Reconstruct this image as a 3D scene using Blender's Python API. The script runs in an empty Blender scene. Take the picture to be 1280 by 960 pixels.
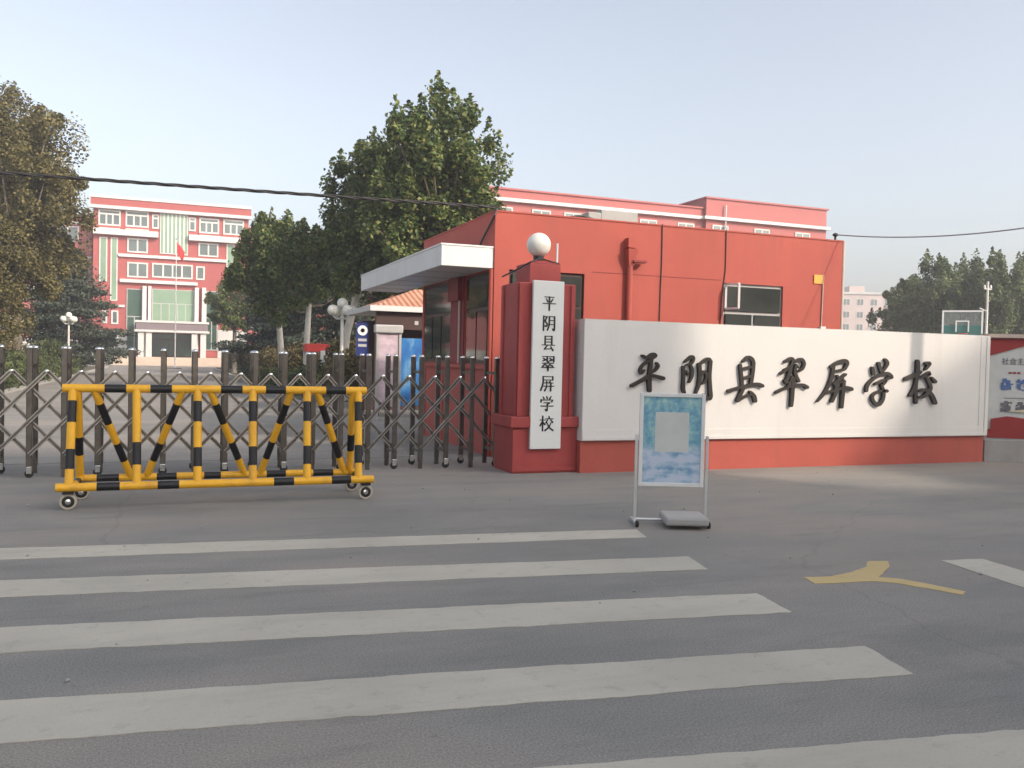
import bpy, bmesh, math, random
import numpy as np
from mathutils import Vector, Matrix
R = math.radians
scene = bpy.context.scene
COL = scene.collection

# ------------------------------------------------------------------ camera
CAM_H, F_PX = 1.55, 1096.0
YAW, PITCH, ROLL = R(21.2), R(-1.62), R(1.33)
_f = np.array([math.sin(YAW)*math.cos(PITCH), math.cos(YAW)*math.cos(PITCH), math.sin(PITCH)])
_r0 = np.array([math.cos(YAW), -math.sin(YAW), 0.0]); _u0 = np.cross(_r0, _f)
_r = math.cos(ROLL)*_r0 + math.sin(ROLL)*_u0
_u = -math.sin(ROLL)*_r0 + math.cos(ROLL)*_u0
_c = np.array([0, 0, CAM_H])
cd = bpy.data.cameras.new('camera'); cam = bpy.data.objects.new('camera', cd); COL.objects.link(cam)
cd.sensor_width = 36; cd.lens = 36*F_PX/1280; cd.clip_start = 0.05; cd.clip_end = 5000
cam.matrix_world = Matrix(((_r[0], _u[0], -_f[0], 0), (_r[1], _u[1], -_f[1], 0), (_r[2], _u[2], -_f[2], CAM_H), (0, 0, 0, 1)))
scene.camera = cam
# ------------------------------------------------------------------ sky, sun, exposure
SUN_AZ, SUN_EL = R(35), R(30)          # sun behind the viewer, to the right of the street's normal
world = bpy.data.worlds.new('World'); scene.world = world; world.use_nodes = True
nt = world.node_tree; nt.nodes.clear()
sky = nt.nodes.new('ShaderNodeTexSky'); sky.sky_type = 'NISHITA'; sky.sun_disc = False
sky.sun_elevation = SUN_EL; sky.sun_rotation = math.pi - SUN_AZ
sky.air_density = 1.0; sky.dust_density = 4.0; sky.ozone_density = 1.0
hs = nt.nodes.new('ShaderNodeHueSaturation'); hs.inputs['Saturation'].default_value = 0.55
bg = nt.nodes.new('ShaderNodeBackground'); bg.inputs['Strength'].default_value = 0.15
wo = nt.nodes.new('ShaderNodeOutputWorld')
nt.links.new(sky.outputs[0], hs.inputs['Color']); tint = nt.nodes.new('ShaderNodeMixRGB'); tint.blend_type = 'MULTIPLY'; tint.inputs[0].default_value = 1.0; tint.inputs[2].default_value = (1.0, 0.982, 0.965, 1)
nt.links.new(hs.outputs[0], tint.inputs[1]); nt.links.new(tint.outputs[0], bg.inputs[0]); nt.links.new(bg.outputs[0], wo.inputs[0])
sl = bpy.data.lights.new('sun', 'SUN'); sl.energy = 1.8; sl.angle = R(1.5); sl.color = (1.0, 0.85, 0.70)
so = bpy.data.objects.new('sun', sl); COL.objects.link(so)
_sd = Vector((math.sin(SUN_AZ)*math.cos(SUN_EL), -math.cos(SUN_AZ)*math.cos(SUN_EL), math.sin(SUN_EL)))
so.rotation_euler = _sd.to_track_quat('Z', 'Y').to_euler(); so.location = (20, -30, 40)
scene.view_settings.view_transform = 'Standard'; scene.view_settings.look = 'None'
scene.view_settings.exposure = 0.95; scene.view_settings.gamma = 1.0
scene.cycles.volume_bounces = 0; scene.cycles.max_bounces = 6

# ------------------------------------------------------------------ pixel helpers (photo pixels -> directions; depth from the plane touched)
def ray(x, y): return _f + (x-640)/F_PX*_r + (480-y)/F_PX*_u
def onG(x, y, z=0.0):
    d = ray(x, y); return _c + d*((z-CAM_H)/d[2])
def onY(x, y, Y):
    d = ray(x, y); return _c + d*(Y/d[1])
def onX(x, y, X):
    d = ray(x, y); return _c + d*(X/d[0])
def rect(x0, y0, x1, y1, Y):
    xm, ym = (x0+x1)/2, (y0+y1)/2
    return onY(x0, ym, Y)[0], onY(x1, ym, Y)[0], onY(xm, y1, Y)[2], onY(xm, y0, Y)[2]   # X0 X1 Z0 Z1

# ------------------------------------------------------------------ materials
def new_mat(name):
    m = bpy.data.materials.new(name); m.use_nodes = True
    n = m.node_tree; n.nodes.clear()
    out = n.nodes.new('ShaderNodeOutputMaterial'); b = n.nodes.new('ShaderNodeBsdfPrincipled')
    n.links.new(b.outputs[0], out.inputs[0]); return m, n, b
def noise(n, scale, detail=4, rough=0.55, coord=None, vec_scale=None):
    t = n.nodes.new('ShaderNodeTexNoise'); t.inputs['Scale'].default_value = scale
    t.inputs['Detail'].default_value = detail; t.inputs['Roughness'].default_value = rough
    g = coord or n.nodes.new('ShaderNodeNewGeometry').outputs['Position']
    if vec_scale:
        mp = n.nodes.new('ShaderNodeMapping'); mp.inputs['Scale'].default_value = vec_scale
        n.links.new(g, mp.inputs[0]); g = mp.outputs[0]
    n.links.new(g, t.inputs['Vector']); return t.outputs['Fac']
def ramp(n, fac, stops):
    r = n.nodes.new('ShaderNodeValToRGB'); e = r.color_ramp.elements
    while len(e) < len(stops): e.new(0.5)
    for k, (p, c) in enumerate(stops):
        e[k].position = p; e[k].color = tuple(c)+(1,) if len(c) == 3 else c
    n.links.new(fac, r.inputs[0]); return r.outputs[0]
def mix(n, fac, a, b, mode='MIX'):
    x = n.nodes.new('ShaderNodeMixRGB'); x.blend_type = mode
    for s, v in zip((0, 1, 2), (fac, a, b)):
        if isinstance(v, (int, float)): x.inputs[s].default_value = v
        elif isinstance(v, tuple): x.inputs[s].default_value = v+(1,) if len(v) == 3 else v
        else: n.links.new(v, x.inputs[s])
    return x.outputs[0]
def bump(n, b, h, strength=0.2, dist=0.01):
    bn = n.nodes.new('ShaderNodeBump'); bn.inputs['Strength'].default_value = strength; bn.inputs['Distance'].default_value = dist
    n.links.new(h, bn.inputs['Height']); n.links.new(bn.outputs[0], b.inputs['Normal'])
def gain(c, g): return tuple(min(1, v*g) for v in c)
def paint(name, c, rough=0.6, var=0.12, scale=1.2, metal=0.0, stain=None, bumps=0.08, spec=0.4):
    m, n, b = new_mat(name)
    f1 = noise(n, scale, 6, 0.6); col = ramp(n, f1, [(0.3, gain(c, 1-var)), (0.7, gain(c, 1+var))])
    if stain:
        f2 = noise(n, 1.3, 6, 0.68, vec_scale=(2.6, 2.6, 0.30))
        col = mix(n, ramp(n, f2, [(0.52, (0, 0, 0)), (0.75, (0.55,)*3)]), col, stain)
    f3 = noise(n, 40, 3); col = mix(n, 0.10, col, f3, 'OVERLAY')
    n.links.new(col, b.inputs['Base Color'])
    b.inputs['Roughness'].default_value = rough; b.inputs['Metallic'].default_value = metal; b.inputs['Specular IOR Level'].default_value = spec
    if bumps: bump(n, b, noise(n, 25, 4), bumps, 0.01)
    return m
def plain(name, c, rough=0.5, metal=0.0, spec=0.5, var=0.06):
    m, n, b = new_mat(name)
    n.links.new(ramp(n, noise(n, 6, 3), [(0.3, gain(c, 1-var)), (0.7, gain(c, 1+var))]), b.inputs['Base Color'])
    b.inputs['Roughness'].default_value = rough; b.inputs['Metallic'].default_value = metal; b.inputs['Specular IOR Level'].default_value = spec
    return m
M = {}
def asphalt(name, c, warm):
    m, n, b = new_mat(name)
    big = noise(n, 0.35, 4, 0.55, vec_scale=(0.7, 1.3, 1)); med = noise(n, 1.3, 6, 0.65, vec_scale=(0.6, 1.4, 1)); fine = noise(n, 95, 3, 0.7); grit = noise(n, 320, 2, 0.5)
    col = ramp(n, big, [(0.36, gain(c, 0.84)), (0.5, c), (0.62, warm)])
    col = mix(n, ramp(n, med, [(0.42, (0,)*3), (0.70, (0.6,)*3)]), col, gain(warm, 1.1))
    col = mix(n, 0.42, col, ramp(n, fine, [(0.34, (0.15,)*3), (0.66, (0.85,)*3)]), 'OVERLAY'); col = mix(n, 0.35, col, ramp(n, grit, [(0.34, (0.1,)*3), (0.66, (0.9,)*3)]), 'OVERLAY')
    patch = noise(n, 0.16, 3, 0.5); col = mix(n, ramp(n, patch, [(0.50, (0,)*3), (0.56, (0.22,)*3)]), col, gain(c, 0.78))
    dirt = noise(n, 2.2, 7, 0.72, vec_scale=(0.28, 1.7, 1))
    col = mix(n, ramp(n, dirt, [(0.54, (0,)*3), (0.74, (0.5,)*3)]), col, gain(c, 0.62))
    spots = noise(n, 5.5, 5, 0.7); col = mix(n, ramp(n, spots, [(0.66, (0,)*3), (0.72, (0.55,)*3)]), col, gain(c, 0.5))
    v = n.nodes.new('ShaderNodeTexVoronoi'); v.feature = 'DISTANCE_TO_EDGE'; v.inputs['Scale'].default_value = 0.22
    wob = noise(n, 1.7, 5, .65); g_ = n.nodes.new('ShaderNodeNewGeometry').outputs['Position']
    vm = n.nodes.new('ShaderNodeMixRGB'); vm.blend_type = 'ADD'; vm.inputs[0].default_value = 1.0; n.links.new(g_, vm.inputs[1]); n.links.new(wob, vm.inputs[2]); n.links.new(vm.outputs[0], v.inputs['Vector'])
    col = mix(n, ramp(n, v.outputs['Distance'], [(0.0, (0.22,)*3), (0.0035, (0,)*3)]), col, gain(c, 0.35))
    n.links.new(col, b.inputs['Base Color']); b.inputs['Roughness'].default_value = 0.86; b.inputs['Specular IOR Level'].default_value = 0.35
    bump(n, b, grit, 0.35, 0.004); return m
M['asphalt'] = asphalt('asphalt', (0.234, 0.228, 0.210), (0.280, 0.252, 0.220))
M['campus_asphalt'] = asphalt('campus_asphalt', (0.242, 0.234, 0.216), (0.284, 0.256, 0.226))
def road_paint(name, c, under):
    m, n, b = new_mat(name)
    wear = noise(n, 7, 8, 0.72); grit = noise(n, 150, 3, 0.7); big = noise(n, 0.9, 4); tyre = noise(n, 1.2, 6, 0.7, vec_scale=(0.5, 3.5, 1))
    col = ramp(n, big, [(0.3, gain(c, 0.86)), (0.7, gain(c, 1.08))])
    col = mix(n, ramp(n, tyre, [(0.5, (0,)*3), (0.8, (0.4,)*3)]), col, gain(c, 0.55))
    col = mix(n, ramp(n, wear, [(0.56, (0,)*3), (0.76, (0.6,)*3)]), col, under)
    col = mix(n, ramp(n, grit, [(0.55, (0,)*3), (0.68, (0.5,)*3)]), col, gain(under, 1.3))
    n.links.new(col, b.inputs['Base Color']); b.inputs['Roughness'].default_value = 0.75
    bump(n, b, grit, 0.25, 0.003); return m
M['stripe'] = road_paint('white_road_paint', (0.49, 0.455, 0.375), (0.20, 0.193, 0.185))
M['yellow_mark'] = road_paint('yellow_road_paint', (0.55, 0.42, 0.18), (0.20, 0.193, 0.185))
RED = (0.40, 0.085, 0.062)
M['red_wall'] = paint('red_wall_paint', RED, 0.72, 0.09, 0.9, stain=(0.27, 0.078, 0.064), bumps=0.15)
M['red_pillar'] = paint('red_pillar_paint', (0.36, 0.058, 0.052), 0.6, 0.10, 1.6, stain=(0.25, 0.045, 0.042), bumps=0.1)
M['red_dark'] = paint('dark_red_paint', (0.22, 0.03, 0.03), 0.6, 0.12)
M['white_panel'] = paint('white_wall_paint', (0.66, 0.65, 0.625), 0.55, 0.03, 0.8, stain=(0.565, 0.55, 0.52), bumps=0.06)
M['white'] = paint('white_paint', (0.76, 0.76, 0.74), 0.5, 0.04)
M['canopy_white'] = paint('canopy_panel_white', (0.70, 0.71, 0.70), 0.45, 0.05, 2.0, stain=(0.55, 0.55, 0.53))
M['sign_white'] = paint('sign_board_white', (0.72, 0.74, 0.72), 0.35, 0.02)
M['black'] = plain('black_paint', (0.012, 0.012, 0.012), 0.45)
M['letter'] = plain('dark_bronze_letter', (0.020, 0.014, 0.010), 0.5, 0.0)
M['yellow'] = paint('yellow_enamel', (0.80, 0.42, 0.020), 0.38, 0.06, 5, stain=(0.38, 0.19, 0.04), bumps=0.05)
M['barrier_black'] = paint('black_enamel', (0.009, 0.009, 0.010), 0.4, 0.2, 5, bumps=0.03)
M['steel'] = paint('stainless_steel', (0.15, 0.135, 0.12), 0.30, 0.22, 7, metal=0.85, bumps=0.02)
M['bar_edge_highlight'] = paint('bar_edge_highlight_steel', (0.46, 0.445, 0.42), 0.25, 0.15, 7, metal=0.9, bumps=0.02)  # steel lightened to paint the highlight lines along the scissor bar edges
M['steel_bright'] = paint('polished_steel', (0.75, 0.75, 0.73), 0.18, 0.05, 5, metal=1.0, bumps=0)
M['alu'] = plain('brushed_aluminium', (0.62, 0.63, 0.63), 0.35, 0.7)
M['grey_plastic'] = paint('grey_plastic', (0.36, 0.355, 0.34), 0.55, 0.06, 6)
M['rubber'] = plain('black_rubber', (0.02, 0.02, 0.02), 0.8)
M['caster_grey'] = plain('caster_polyurethane', (0.42, 0.38, 0.30), 0.5)
M['cable'] = plain('cable_sheath', (0.035, 0.033, 0.032), 0.55)
M['pale_wire'] = plain('pale_wire', (0.30, 0.30, 0.31), 0.5)
M['frame_dark'] = plain('dark_window_frame', (0.055, 0.028, 0.024), 0.4)
M['frame_grey'] = plain('grey_window_frame', (0.40, 0.40, 0.39), 0.45)
M['pvc'] = plain('white_pvc_frame', (0.72, 0.72, 0.70), 0.4)
M['conduit'] = plain('pale_conduit', (0.52, 0.42, 0.36), 0.5)
M['concrete'] = paint('concrete', (0.34, 0.33, 0.31), 0.85, 0.12, 2, stain=(0.2, 0.19, 0.18), bumps=0.3)
M['kerb'] = paint('kerb_stone', (0.40, 0.385, 0.36), 0.85, 0.12, 3, bumps=0.2)
M['step_stone'] = paint('beige_stone', (0.52, 0.43, 0.35), 0.7, 0.08, 1.2)
M['brick_red'] = paint('facade_red', (0.35, 0.085, 0.08), 0.75, 0.06, 0.5, bumps=0.1)
M['brick_pink'] = paint('facade_pink_red', (0.37, 0.115, 0.108), 0.78, 0.06, 0.4, bumps=0.1)
M['facade_white'] = paint('facade_white', (0.58, 0.565, 0.545), 0.7, 0.05, 0.5)
M['facade_grey'] = paint('facade_grey_stone', (0.50, 0.50, 0.48), 0.7, 0.08, 0.6)
M['apartment'] = paint('apartment_wall', (0.50, 0.41, 0.38), 0.8, 0.08, 0.15)
M['purple_band'] = paint('canopy_band', (0.20, 0.16, 0.17), 0.5, 0.06, 1)
M['tile'] = None
def glass(name, c, rough=0.06, spec=0.6, var=0.35, scale=0.8):
    m, n, b = new_mat(name)
    n.links.new(ramp(n, noise(n, scale, 4), [(0.3, gain(c, 1-var)), (0.7, gain(c, 1+var))]), b.inputs['Base Color'])
    b.inputs['Roughness'].default_value = rough; b.inputs['Specular IOR Level'].default_value = spec
    bump(n, b, noise(n, 1.5, 2), 0.04, 0.02); return m
M['glass'] = glass('dark_window_glass', (0.045, 0.050, 0.045), 0.05, 0.7)
M['glass_green'] = glass('green_curtain_glass', (0.19, 0.29, 0.20), 0.12, 0.6, 0.15, 0.3)
M['glass_pale'] = glass('pale_window_glass', (0.09, 0.12, 0.12), 0.08, 0.7, 0.3, 0.3)
M['glass_deep'] = glass('deep_green_glass', (0.05, 0.09, 0.07), 0.08, 0.7, 0.3, 0.3)
def clear_board():
    m, n, b = new_mat('clear_backboard'); out = [x for x in n.nodes if x.type == 'OUTPUT_MATERIAL'][0]
    b.inputs['Base Color'].default_value = (.4, .45, .45, 1); b.inputs['Roughness'].default_value = .1
    t = n.nodes.new('ShaderNodeBsdfTransparent'); ms = n.nodes.new('ShaderNodeMixShader'); ms.inputs[0].default_value = .8
    n.links.new(b.outputs[0], ms.inputs[1]); n.links.new(t.outputs[0], ms.inputs[2]); n.links.new(ms.outputs[0], out.inputs[0]); return m
M['clear'] = clear_board()
def opal():
    m, n, b = new_mat('opal_globe_plastic')
    n.links.new(ramp(n, noise(n, 9, 4), [(0.35, (0.66, 0.66, 0.60)), (0.7, (0.78, 0.78, 0.72))]), b.inputs['Base Color'])
    b.inputs['Roughness'].default_value = 0.35; b.inputs['Subsurface Weight'].default_value = 0.2
    b.inputs['Subsurface Radius'].default_value = (0.05, 0.05, 0.05); return m
M['opal'] = opal()
def tile_mat():
    m, n, b = new_mat('red_roof_tiles')
    w = n.nodes.new('ShaderNodeTexWave'); w.inputs['Scale'].default_value = 2.0; w.inputs['Distortion'].default_value = 0.4
    n.links.new(n.nodes.new('ShaderNodeNewGeometry').outputs['Position'], w.inputs[0])
    n.links.new(mix(n, 0.3, ramp(n, noise(n, 2.5, 5), [(0.3, (0.42, 0.19, 0.12)), (0.7, (0.56, 0.27, 0.18))]), w.outputs[1], 'OVERLAY'), b.inputs['Base Color'])
    b.inputs['Roughness'].default_value = 0.8; bump(n, b, w.outputs[1], 0.6, 0.05); return m
M['tile'] = tile_mat()
def leaf_mat(name, stops, trans=0.25):
    m, n, b = new_mat(name)
    g = n.nodes.new('ShaderNodeNewGeometry')
    col = ramp(n, g.outputs['Random Per Island'], stops)
    n.links.new(mix(n, 0.55, col, ramp(n, noise(n, 0.9, 4), [(0.34, (0.22,)*3), (0.66, (0.80,)*3)]), 'OVERLAY'), b.inputs['Base Color'])
    b.inputs['Roughness'].default_value = 0.55; b.inputs['Specular IOR Level'].default_value = 0.3
    tr = n.nodes.new('ShaderNodeBsdfTranslucent'); n.links.new(col, tr.inputs[0])
    ms = n.nodes.new('ShaderNodeMixShader'); ms.inputs[0].default_value = trans
    out = [x for x in n.nodes if x.type == 'OUTPUT_MATERIAL'][0]
    n.links.new(b.outputs[0], ms.inputs[1]); n.links.new(tr.outputs[0], ms.inputs[2]); n.links.new(ms.outputs[0], out.inputs[0]); return m
M['leaf_plane'] = leaf_mat('plane_tree_leaves', [(0, (0.045, 0.082, 0.026)), (0.45, (0.090, 0.135, 0.040)), (0.8, (0.155, 0.185, 0.055)), (1, (0.24, 0.23, 0.08))])
M['leaf_olive'] = leaf_mat('olive_brown_leaves', [(0, (0.060, 0.060, 0.022)), (0.5, (0.125, 0.110, 0.040)), (1, (0.20, 0.165, 0.058))])
M['leaf_cedar'] = leaf_mat('cedar_needles', [(0, (0.028, 0.042, 0.030)), (0.6, (0.055, 0.072, 0.052)), (1, (0.10, 0.11, 0.07))], 0.1)
M['leaf_far'] = leaf_mat('far_tree_leaves', [(0, (0.06, 0.095, 0.04)), (0.6, (0.115, 0.15, 0.06)), (1, (0.19, 0.21, 0.075))])
M['leaf_hedge'] = leaf_mat('hedge_leaves', [(0, (0.040, 0.058, 0.022)), (0.6, (0.085, 0.11, 0.04)), (1, (0.14, 0.145, 0.055))])
M['leaf_brown'] = leaf_mat('brown_shrub_leaves', [(0, (0.085, 0.068, 0.032)), (0.5, (0.15, 0.115, 0.052)), (1, (0.18, 0.17, 0.07))])
M['bark'] = paint('grey_bark', (0.17, 0.145, 0.12), 0.9, 0.3, 4, bumps=0.6)
M['bark_white'] = paint('limewashed_bark', (0.52, 0.50, 0.45), 0.85, 0.15, 5, stain=(0.26, 0.24, 0.2), bumps=0.4)
M['soil'] = paint('planted_soil', (0.075, 0.075, 0.04), 0.95, 0.35, 1.5, bumps=0.5)
M['blue'] = plain('blue_sign_enamel', (0.012, 0.025, 0.14), 0.4)
M['flag_red'] = plain('red_flag_cloth', (0.55, 0.03, 0.03), 0.8)
M['red_tarp'] = plain('red_tarpaulin', (0.62, 0.05, 0.04), 0.6)
M['yellow_plate'] = plain('yellow_plate', (0.80, 0.36, 0.05), 0.5)
M['green_board'] = plain('green_padding', (0.03, 0.14, 0.12), 0.6)
M['poster_grey'] = plain('poster_paper', (0.55, 0.57, 0.55), 0.4)
M['poster_red'] = plain('poster_red', (0.30, 0.035, 0.032), 0.4)
M['poster_text'] = plain('poster_print', (0.14, 0.14, 0.15), 0.5)
M['poster_cream'] = plain('poster_cream', (0.58, 0.52, 0.36), 0.4)
M['poster_blue'] = plain('poster_blue', (0.09, 0.16, 0.36), 0.4)
M['lilac'] = plain('lilac_poster', (0.52, 0.42, 0.48), 0.4, var=0.25)

# ------------------------------------------------------------------ mesh helpers
class MB:
    def __init__(s): s.v, s.f, s.mi = [], [], []
    def face(s, idx, m=0): s.f.append(tuple(idx)); s.mi.append(m)
    def add(s, vs, fs, m=0):
        o = len(s.v); s.v += [tuple(map(float, p)) for p in vs]
        for f in fs: s.face([i+o for i in f], m)
        return s
    def box(s, x0, x1, y0, y1, z0, z1, m=0):
        x0, x1 = sorted((x0, x1)); y0, y1 = sorted((y0, y1)); z0, z1 = sorted((z0, z1))
        return s.add([(x0,y0,z0),(x1,y0,z0),(x1,y1,z0),(x0,y1,z0),(x0,y0,z1),(x1,y0,z1),(x1,y1,z1),(x0,y1,z1)],
                     [(0,3,2,1),(4,5,6,7),(0,1,5,4),(1,2,6,5),(2,3,7,6),(3,0,4,7)], m)
    def bar(s, a, b, w, d, up=(0, 1, 0), m=0):     # rectangular bar from a to b; w across, d along 'up'
        a, b = Vector(a), Vector(b); t = (b-a).normalized(); n = Vector(up); q = t.cross(n).normalized(); n = q.cross(t)
        vs = []
        for p in (a, b):
            for i, j in ((-1,-1),(1,-1),(1,1),(-1,1)): vs.append(p+q*(i*w/2)+n*(j*d/2))
        return s.add(vs, [(3,2,1,0),(4,5,6,7),(0,1,5,4),(1,2,6,5),(2,3,7,6),(3,0,4,7)], m)
    def tube(s, pts, r, n=10, cap=True, m=0):
        pts = [Vector(p) for p in pts]; rs = r if isinstance(r, (list, tuple)) else [r]*len(pts)
        rings = []; ref = None
        for i, p in enumerate(pts):
            t = (pts[min(i+1, len(pts)-1)]-pts[max(i-1, 0)]).normalized()
            if ref is None: ref = t.orthogonal().normalized()
            ref = (ref-t*ref.dot(t)).normalized(); q = t.cross(ref)
            rings.append([p+(ref*math.cos(2*math.pi*k/n)+q*math.sin(2*math.pi*k/n))*rs[i] for k in range(n)])
        vs = [v for ring in rings for v in ring]; fs = []
        for i in range(len(pts)-1):
            for k in range(n): fs.append((i*n+k, i*n+(k+1)%n, (i+1)*n+(k+1)%n, (i+1)*n+k))
        if cap: fs += [tuple(reversed(range(n))), tuple(range((len(pts)-1)*n, len(pts)*n))]
        return s.add(vs, fs, m)
    def lathe(s, c, prof, n=20, axis='Z', m=0):
        c = Vector(c); vs = []
        for r, h in prof:
            for k in range(n):
                a = 2*math.pi*k/n; x, y = r*math.cos(a), r*math.sin(a)
                vs.append(c+(Vector((x, y, h)) if axis == 'Z' else Vector((x, h, y)) if axis == 'Y' else Vector((h, x, y))))
        fs = []
        for i in range(len(prof)-1):
            for k in range(n): fs.append((i*n+k, i*n+(k+1)%n, (i+1)*n+(k+1)%n, (i+1)*n+k))
        fs += [tuple(reversed(range(n))), tuple(range((len(prof)-1)*n, len(prof)*n))]
        return s.add(vs, fs, m)
    def sphere(s, c, r, n=24, k=14, m=0, sz=1.0):
        return s.lathe(c, [(max(1e-4, r*math.sin(math.pi*i/k)), -r*sz*math.cos(math.pi*i/k)) for i in range(k+1)], n, m=m)
    def prism(s, poly, d, m=0):                    # convex/concave ring of 3-D points swept by vector d
        n = len(poly); d = Vector(d); a = [Vector(p) for p in poly]
        return s.add(a+[p+d for p in a], [tuple(range(n)), tuple(reversed(range(n, 2*n)))]+[(i, i+n, (i+1)%n+n, (i+1)%n) for i in range(n)], m)
    def ribbon(s, pts, rad, to3, depth, m=0):      # brush stroke: variable width strip with thickness; to3(u,v,front)->3-D
        P = []; Wd = []
        n = len(pts); rad = rad if isinstance(rad, (list, tuple)) else [rad]*n
        if len(rad) != n: rad = [float(x) for x in np.interp(np.linspace(0, 1, n), np.linspace(0, 1, len(rad)), rad)]
        for i in range(n-1):
            p0, p1, p2, p3 = [np.array(pts[max(0, min(n-1, j))], float) for j in (i-1, i, i+1, i+2)]
            for t in np.linspace(0, 1, 5, endpoint=False):
                P.append(0.5*((2*p1)+(-p0+p2)*t+(2*p0-5*p1+4*p2-p3)*t*t+(-p0+3*p1-3*p2+p3)*t**3)); Wd.append(rad[i]*(1-t)+rad[i+1]*t)
        P.append(np.array(pts[-1], float)); Wd.append(rad[-1])
        t0 = P[0]-P[1]; t0 /= np.linalg.norm(t0)+1e-9; t1 = P[-1]-P[-2]; t1 /= np.linalg.norm(t1)+1e-9
        P = [P[0]+t0*Wd[0]*0.8]+P+[P[-1]+t1*Wd[-1]*0.8]; Wd = [Wd[0]*0.45]+Wd+[Wd[-1]*0.45]
        vs = []
        for i in range(len(P)):
            t = P[min(i+1, len(P)-1)]-P[max(i-1, 0)]; t /= np.linalg.norm(t)+1e-9; q = np.array([-t[1], t[0]])*Wd[i]
            a, b = P[i]-q, P[i]+q
            vs += [to3(a, True, depth), to3(b, True, depth), to3(a, False, depth), to3(b, False, depth)]
        fs = []
        for i in range(len(P)-1):
            o = 4*i; fs += [(o, o+4, o+5, o+1), (o, o+2, o+6, o+4), (o+1, o+5, o+7, o+3)]
        e = 4*(len(P)-1); fs += [(0, 1, 3, 2), (e, e+2, e+3, e+1)]
        return s.add(vs, fs, m)
    def build(s, name, mats, parent=None, at=None, smooth=False, bevel=0, fix=True):
        org = ORG.get(parent.name, Vector((0, 0, 0))) if parent else Vector((0, 0, 0))
        me = bpy.data.meshes.new(name); me.from_pydata([tuple(Vector(p)-org) for p in s.v], [], s.f)
        mats = mats if isinstance(mats, (list, tuple)) else [mats]
        for k in mats: me.materials.append(M[k] if isinstance(k, str) else k)
        if len(mats) > 1: me.polygons.foreach_set('material_index', s.mi)
        if fix:
            b = bmesh.new(); b.from_mesh(me); bmesh.ops.recalc_face_normals(b, faces=b.faces); b.to_mesh(me); b.free()
        if smooth: me.shade_smooth(); me.set_sharp_from_angle(angle=R(38))
        o = bpy.data.objects.new(name, me); COL.objects.link(o); o.parent = parent
        if at is not None: o.location = at
        if parent is not None: ORG[o.name] = org
        if bevel:
            md = o.modifiers.new('bevel', 'BEVEL'); md.width = bevel; md.segments = 2; md.limit_method = 'ANGLE'
        return o
ORG = {}
def thing(name, label, cat, loc=(0, 0, 0), rz=0, group=None, world=True):
    o = bpy.data.objects.new(name, None); COL.objects.link(o); o.location = loc; o.rotation_euler = (0, 0, rz)
    o.empty_display_size = 0.2; tag(o, label, cat, group); ORG[o.name] = Vector(loc) if world else Vector((0, 0, 0)); return o
def tag(o, label=None, cat=None, group=None, kind=None):
    for k, v in (('label', label), ('category', cat), ('group', group), ('kind', kind)):
        if v: o[k] = v
    return o
def inst(src, parent, at, rz=None):
    c = src.copy(); COL.objects.link(c); c.parent = parent; c.location = at
    if rz is not None: c.rotation_euler = (0, 0, rz)
    ORG[c.name] = Vector((0, 0, 0)); return c
def copy_tree(o, parent=None):
    c = o.copy(); COL.objects.link(c); c.parent = parent
    for ch in list(o.children): copy_tree(ch, c)
    return c
def text_mesh(body, size):
    cu = bpy.data.curves.new('text', 'FONT'); cu.body = body; cu.size = size; cu.align_x = 'CENTER'; cu.align_y = 'CENTER'; cu.extrude = 0.0015; cu.resolution_u = 3
    to = bpy.data.objects.new('text', cu); COL.objects.link(to); bpy.context.view_layer.update()
    me = bpy.data.meshes.new_from_object(to.evaluated_get(bpy.context.evaluated_depsgraph_get()))
    bpy.data.objects.remove(to); bpy.data.curves.remove(cu); return me
# window: a part with frame bars and separate panes; lies in a wall facing -Y (axis 'Y') or -X (axis 'X')
def window(parent, axis, a0, a1, z0, z1, wall, nx=2, transom=None, fm='pvc', gm='glass', fw=0.05, rev=0.08, name='window', proud=0.02):
    f = MB()
    def bx(mb, p0, p1, q0, q1, d0, d1):
        if axis == 'Y': mb.box(p0, p1, wall+d0, wall+d1, q0, q1)
        else: mb.box(wall+d0, wall+d1, p0, p1, q0, q1)
    bx(f, a0, a0+fw, z0, z1, -proud, rev); bx(f, a1-fw, a1, z0, z1, -proud, rev)
    bx(f, a0+fw, a1-fw, z0, z0+fw, -proud, rev); bx(f, a0+fw, a1-fw, z1-fw, z1, -proud, rev)
    tz = transom if transom else None; zt = tz if tz else z1-fw
    if tz: bx(f, a0+fw, a1-fw, tz-fw/2, tz+fw/2, -proud*.8, rev)
    xs = np.linspace(a0+fw, a1-fw, nx+1)
    for x in xs[1:-1]: bx(f, x-fw/2, x+fw/2, z0+fw, zt-(fw/2 if tz else 0), -proud*.6, rev)
    w = f.build(name, fm, parent)
    panes = [(xs[i]+(fw/2 if i else 0), xs[i+1]-(fw/2 if i < nx-1 else 0), z0+fw, zt-(fw/2 if tz else 0)) for i in range(nx)]
    if tz: panes.append((a0+fw, a1-fw, tz+fw/2, z1-fw))
    for p in panes:
        g = MB(); bx(g, *p, 0.004, 0.012); g.build('pane', gm, w)
    return w

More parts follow.
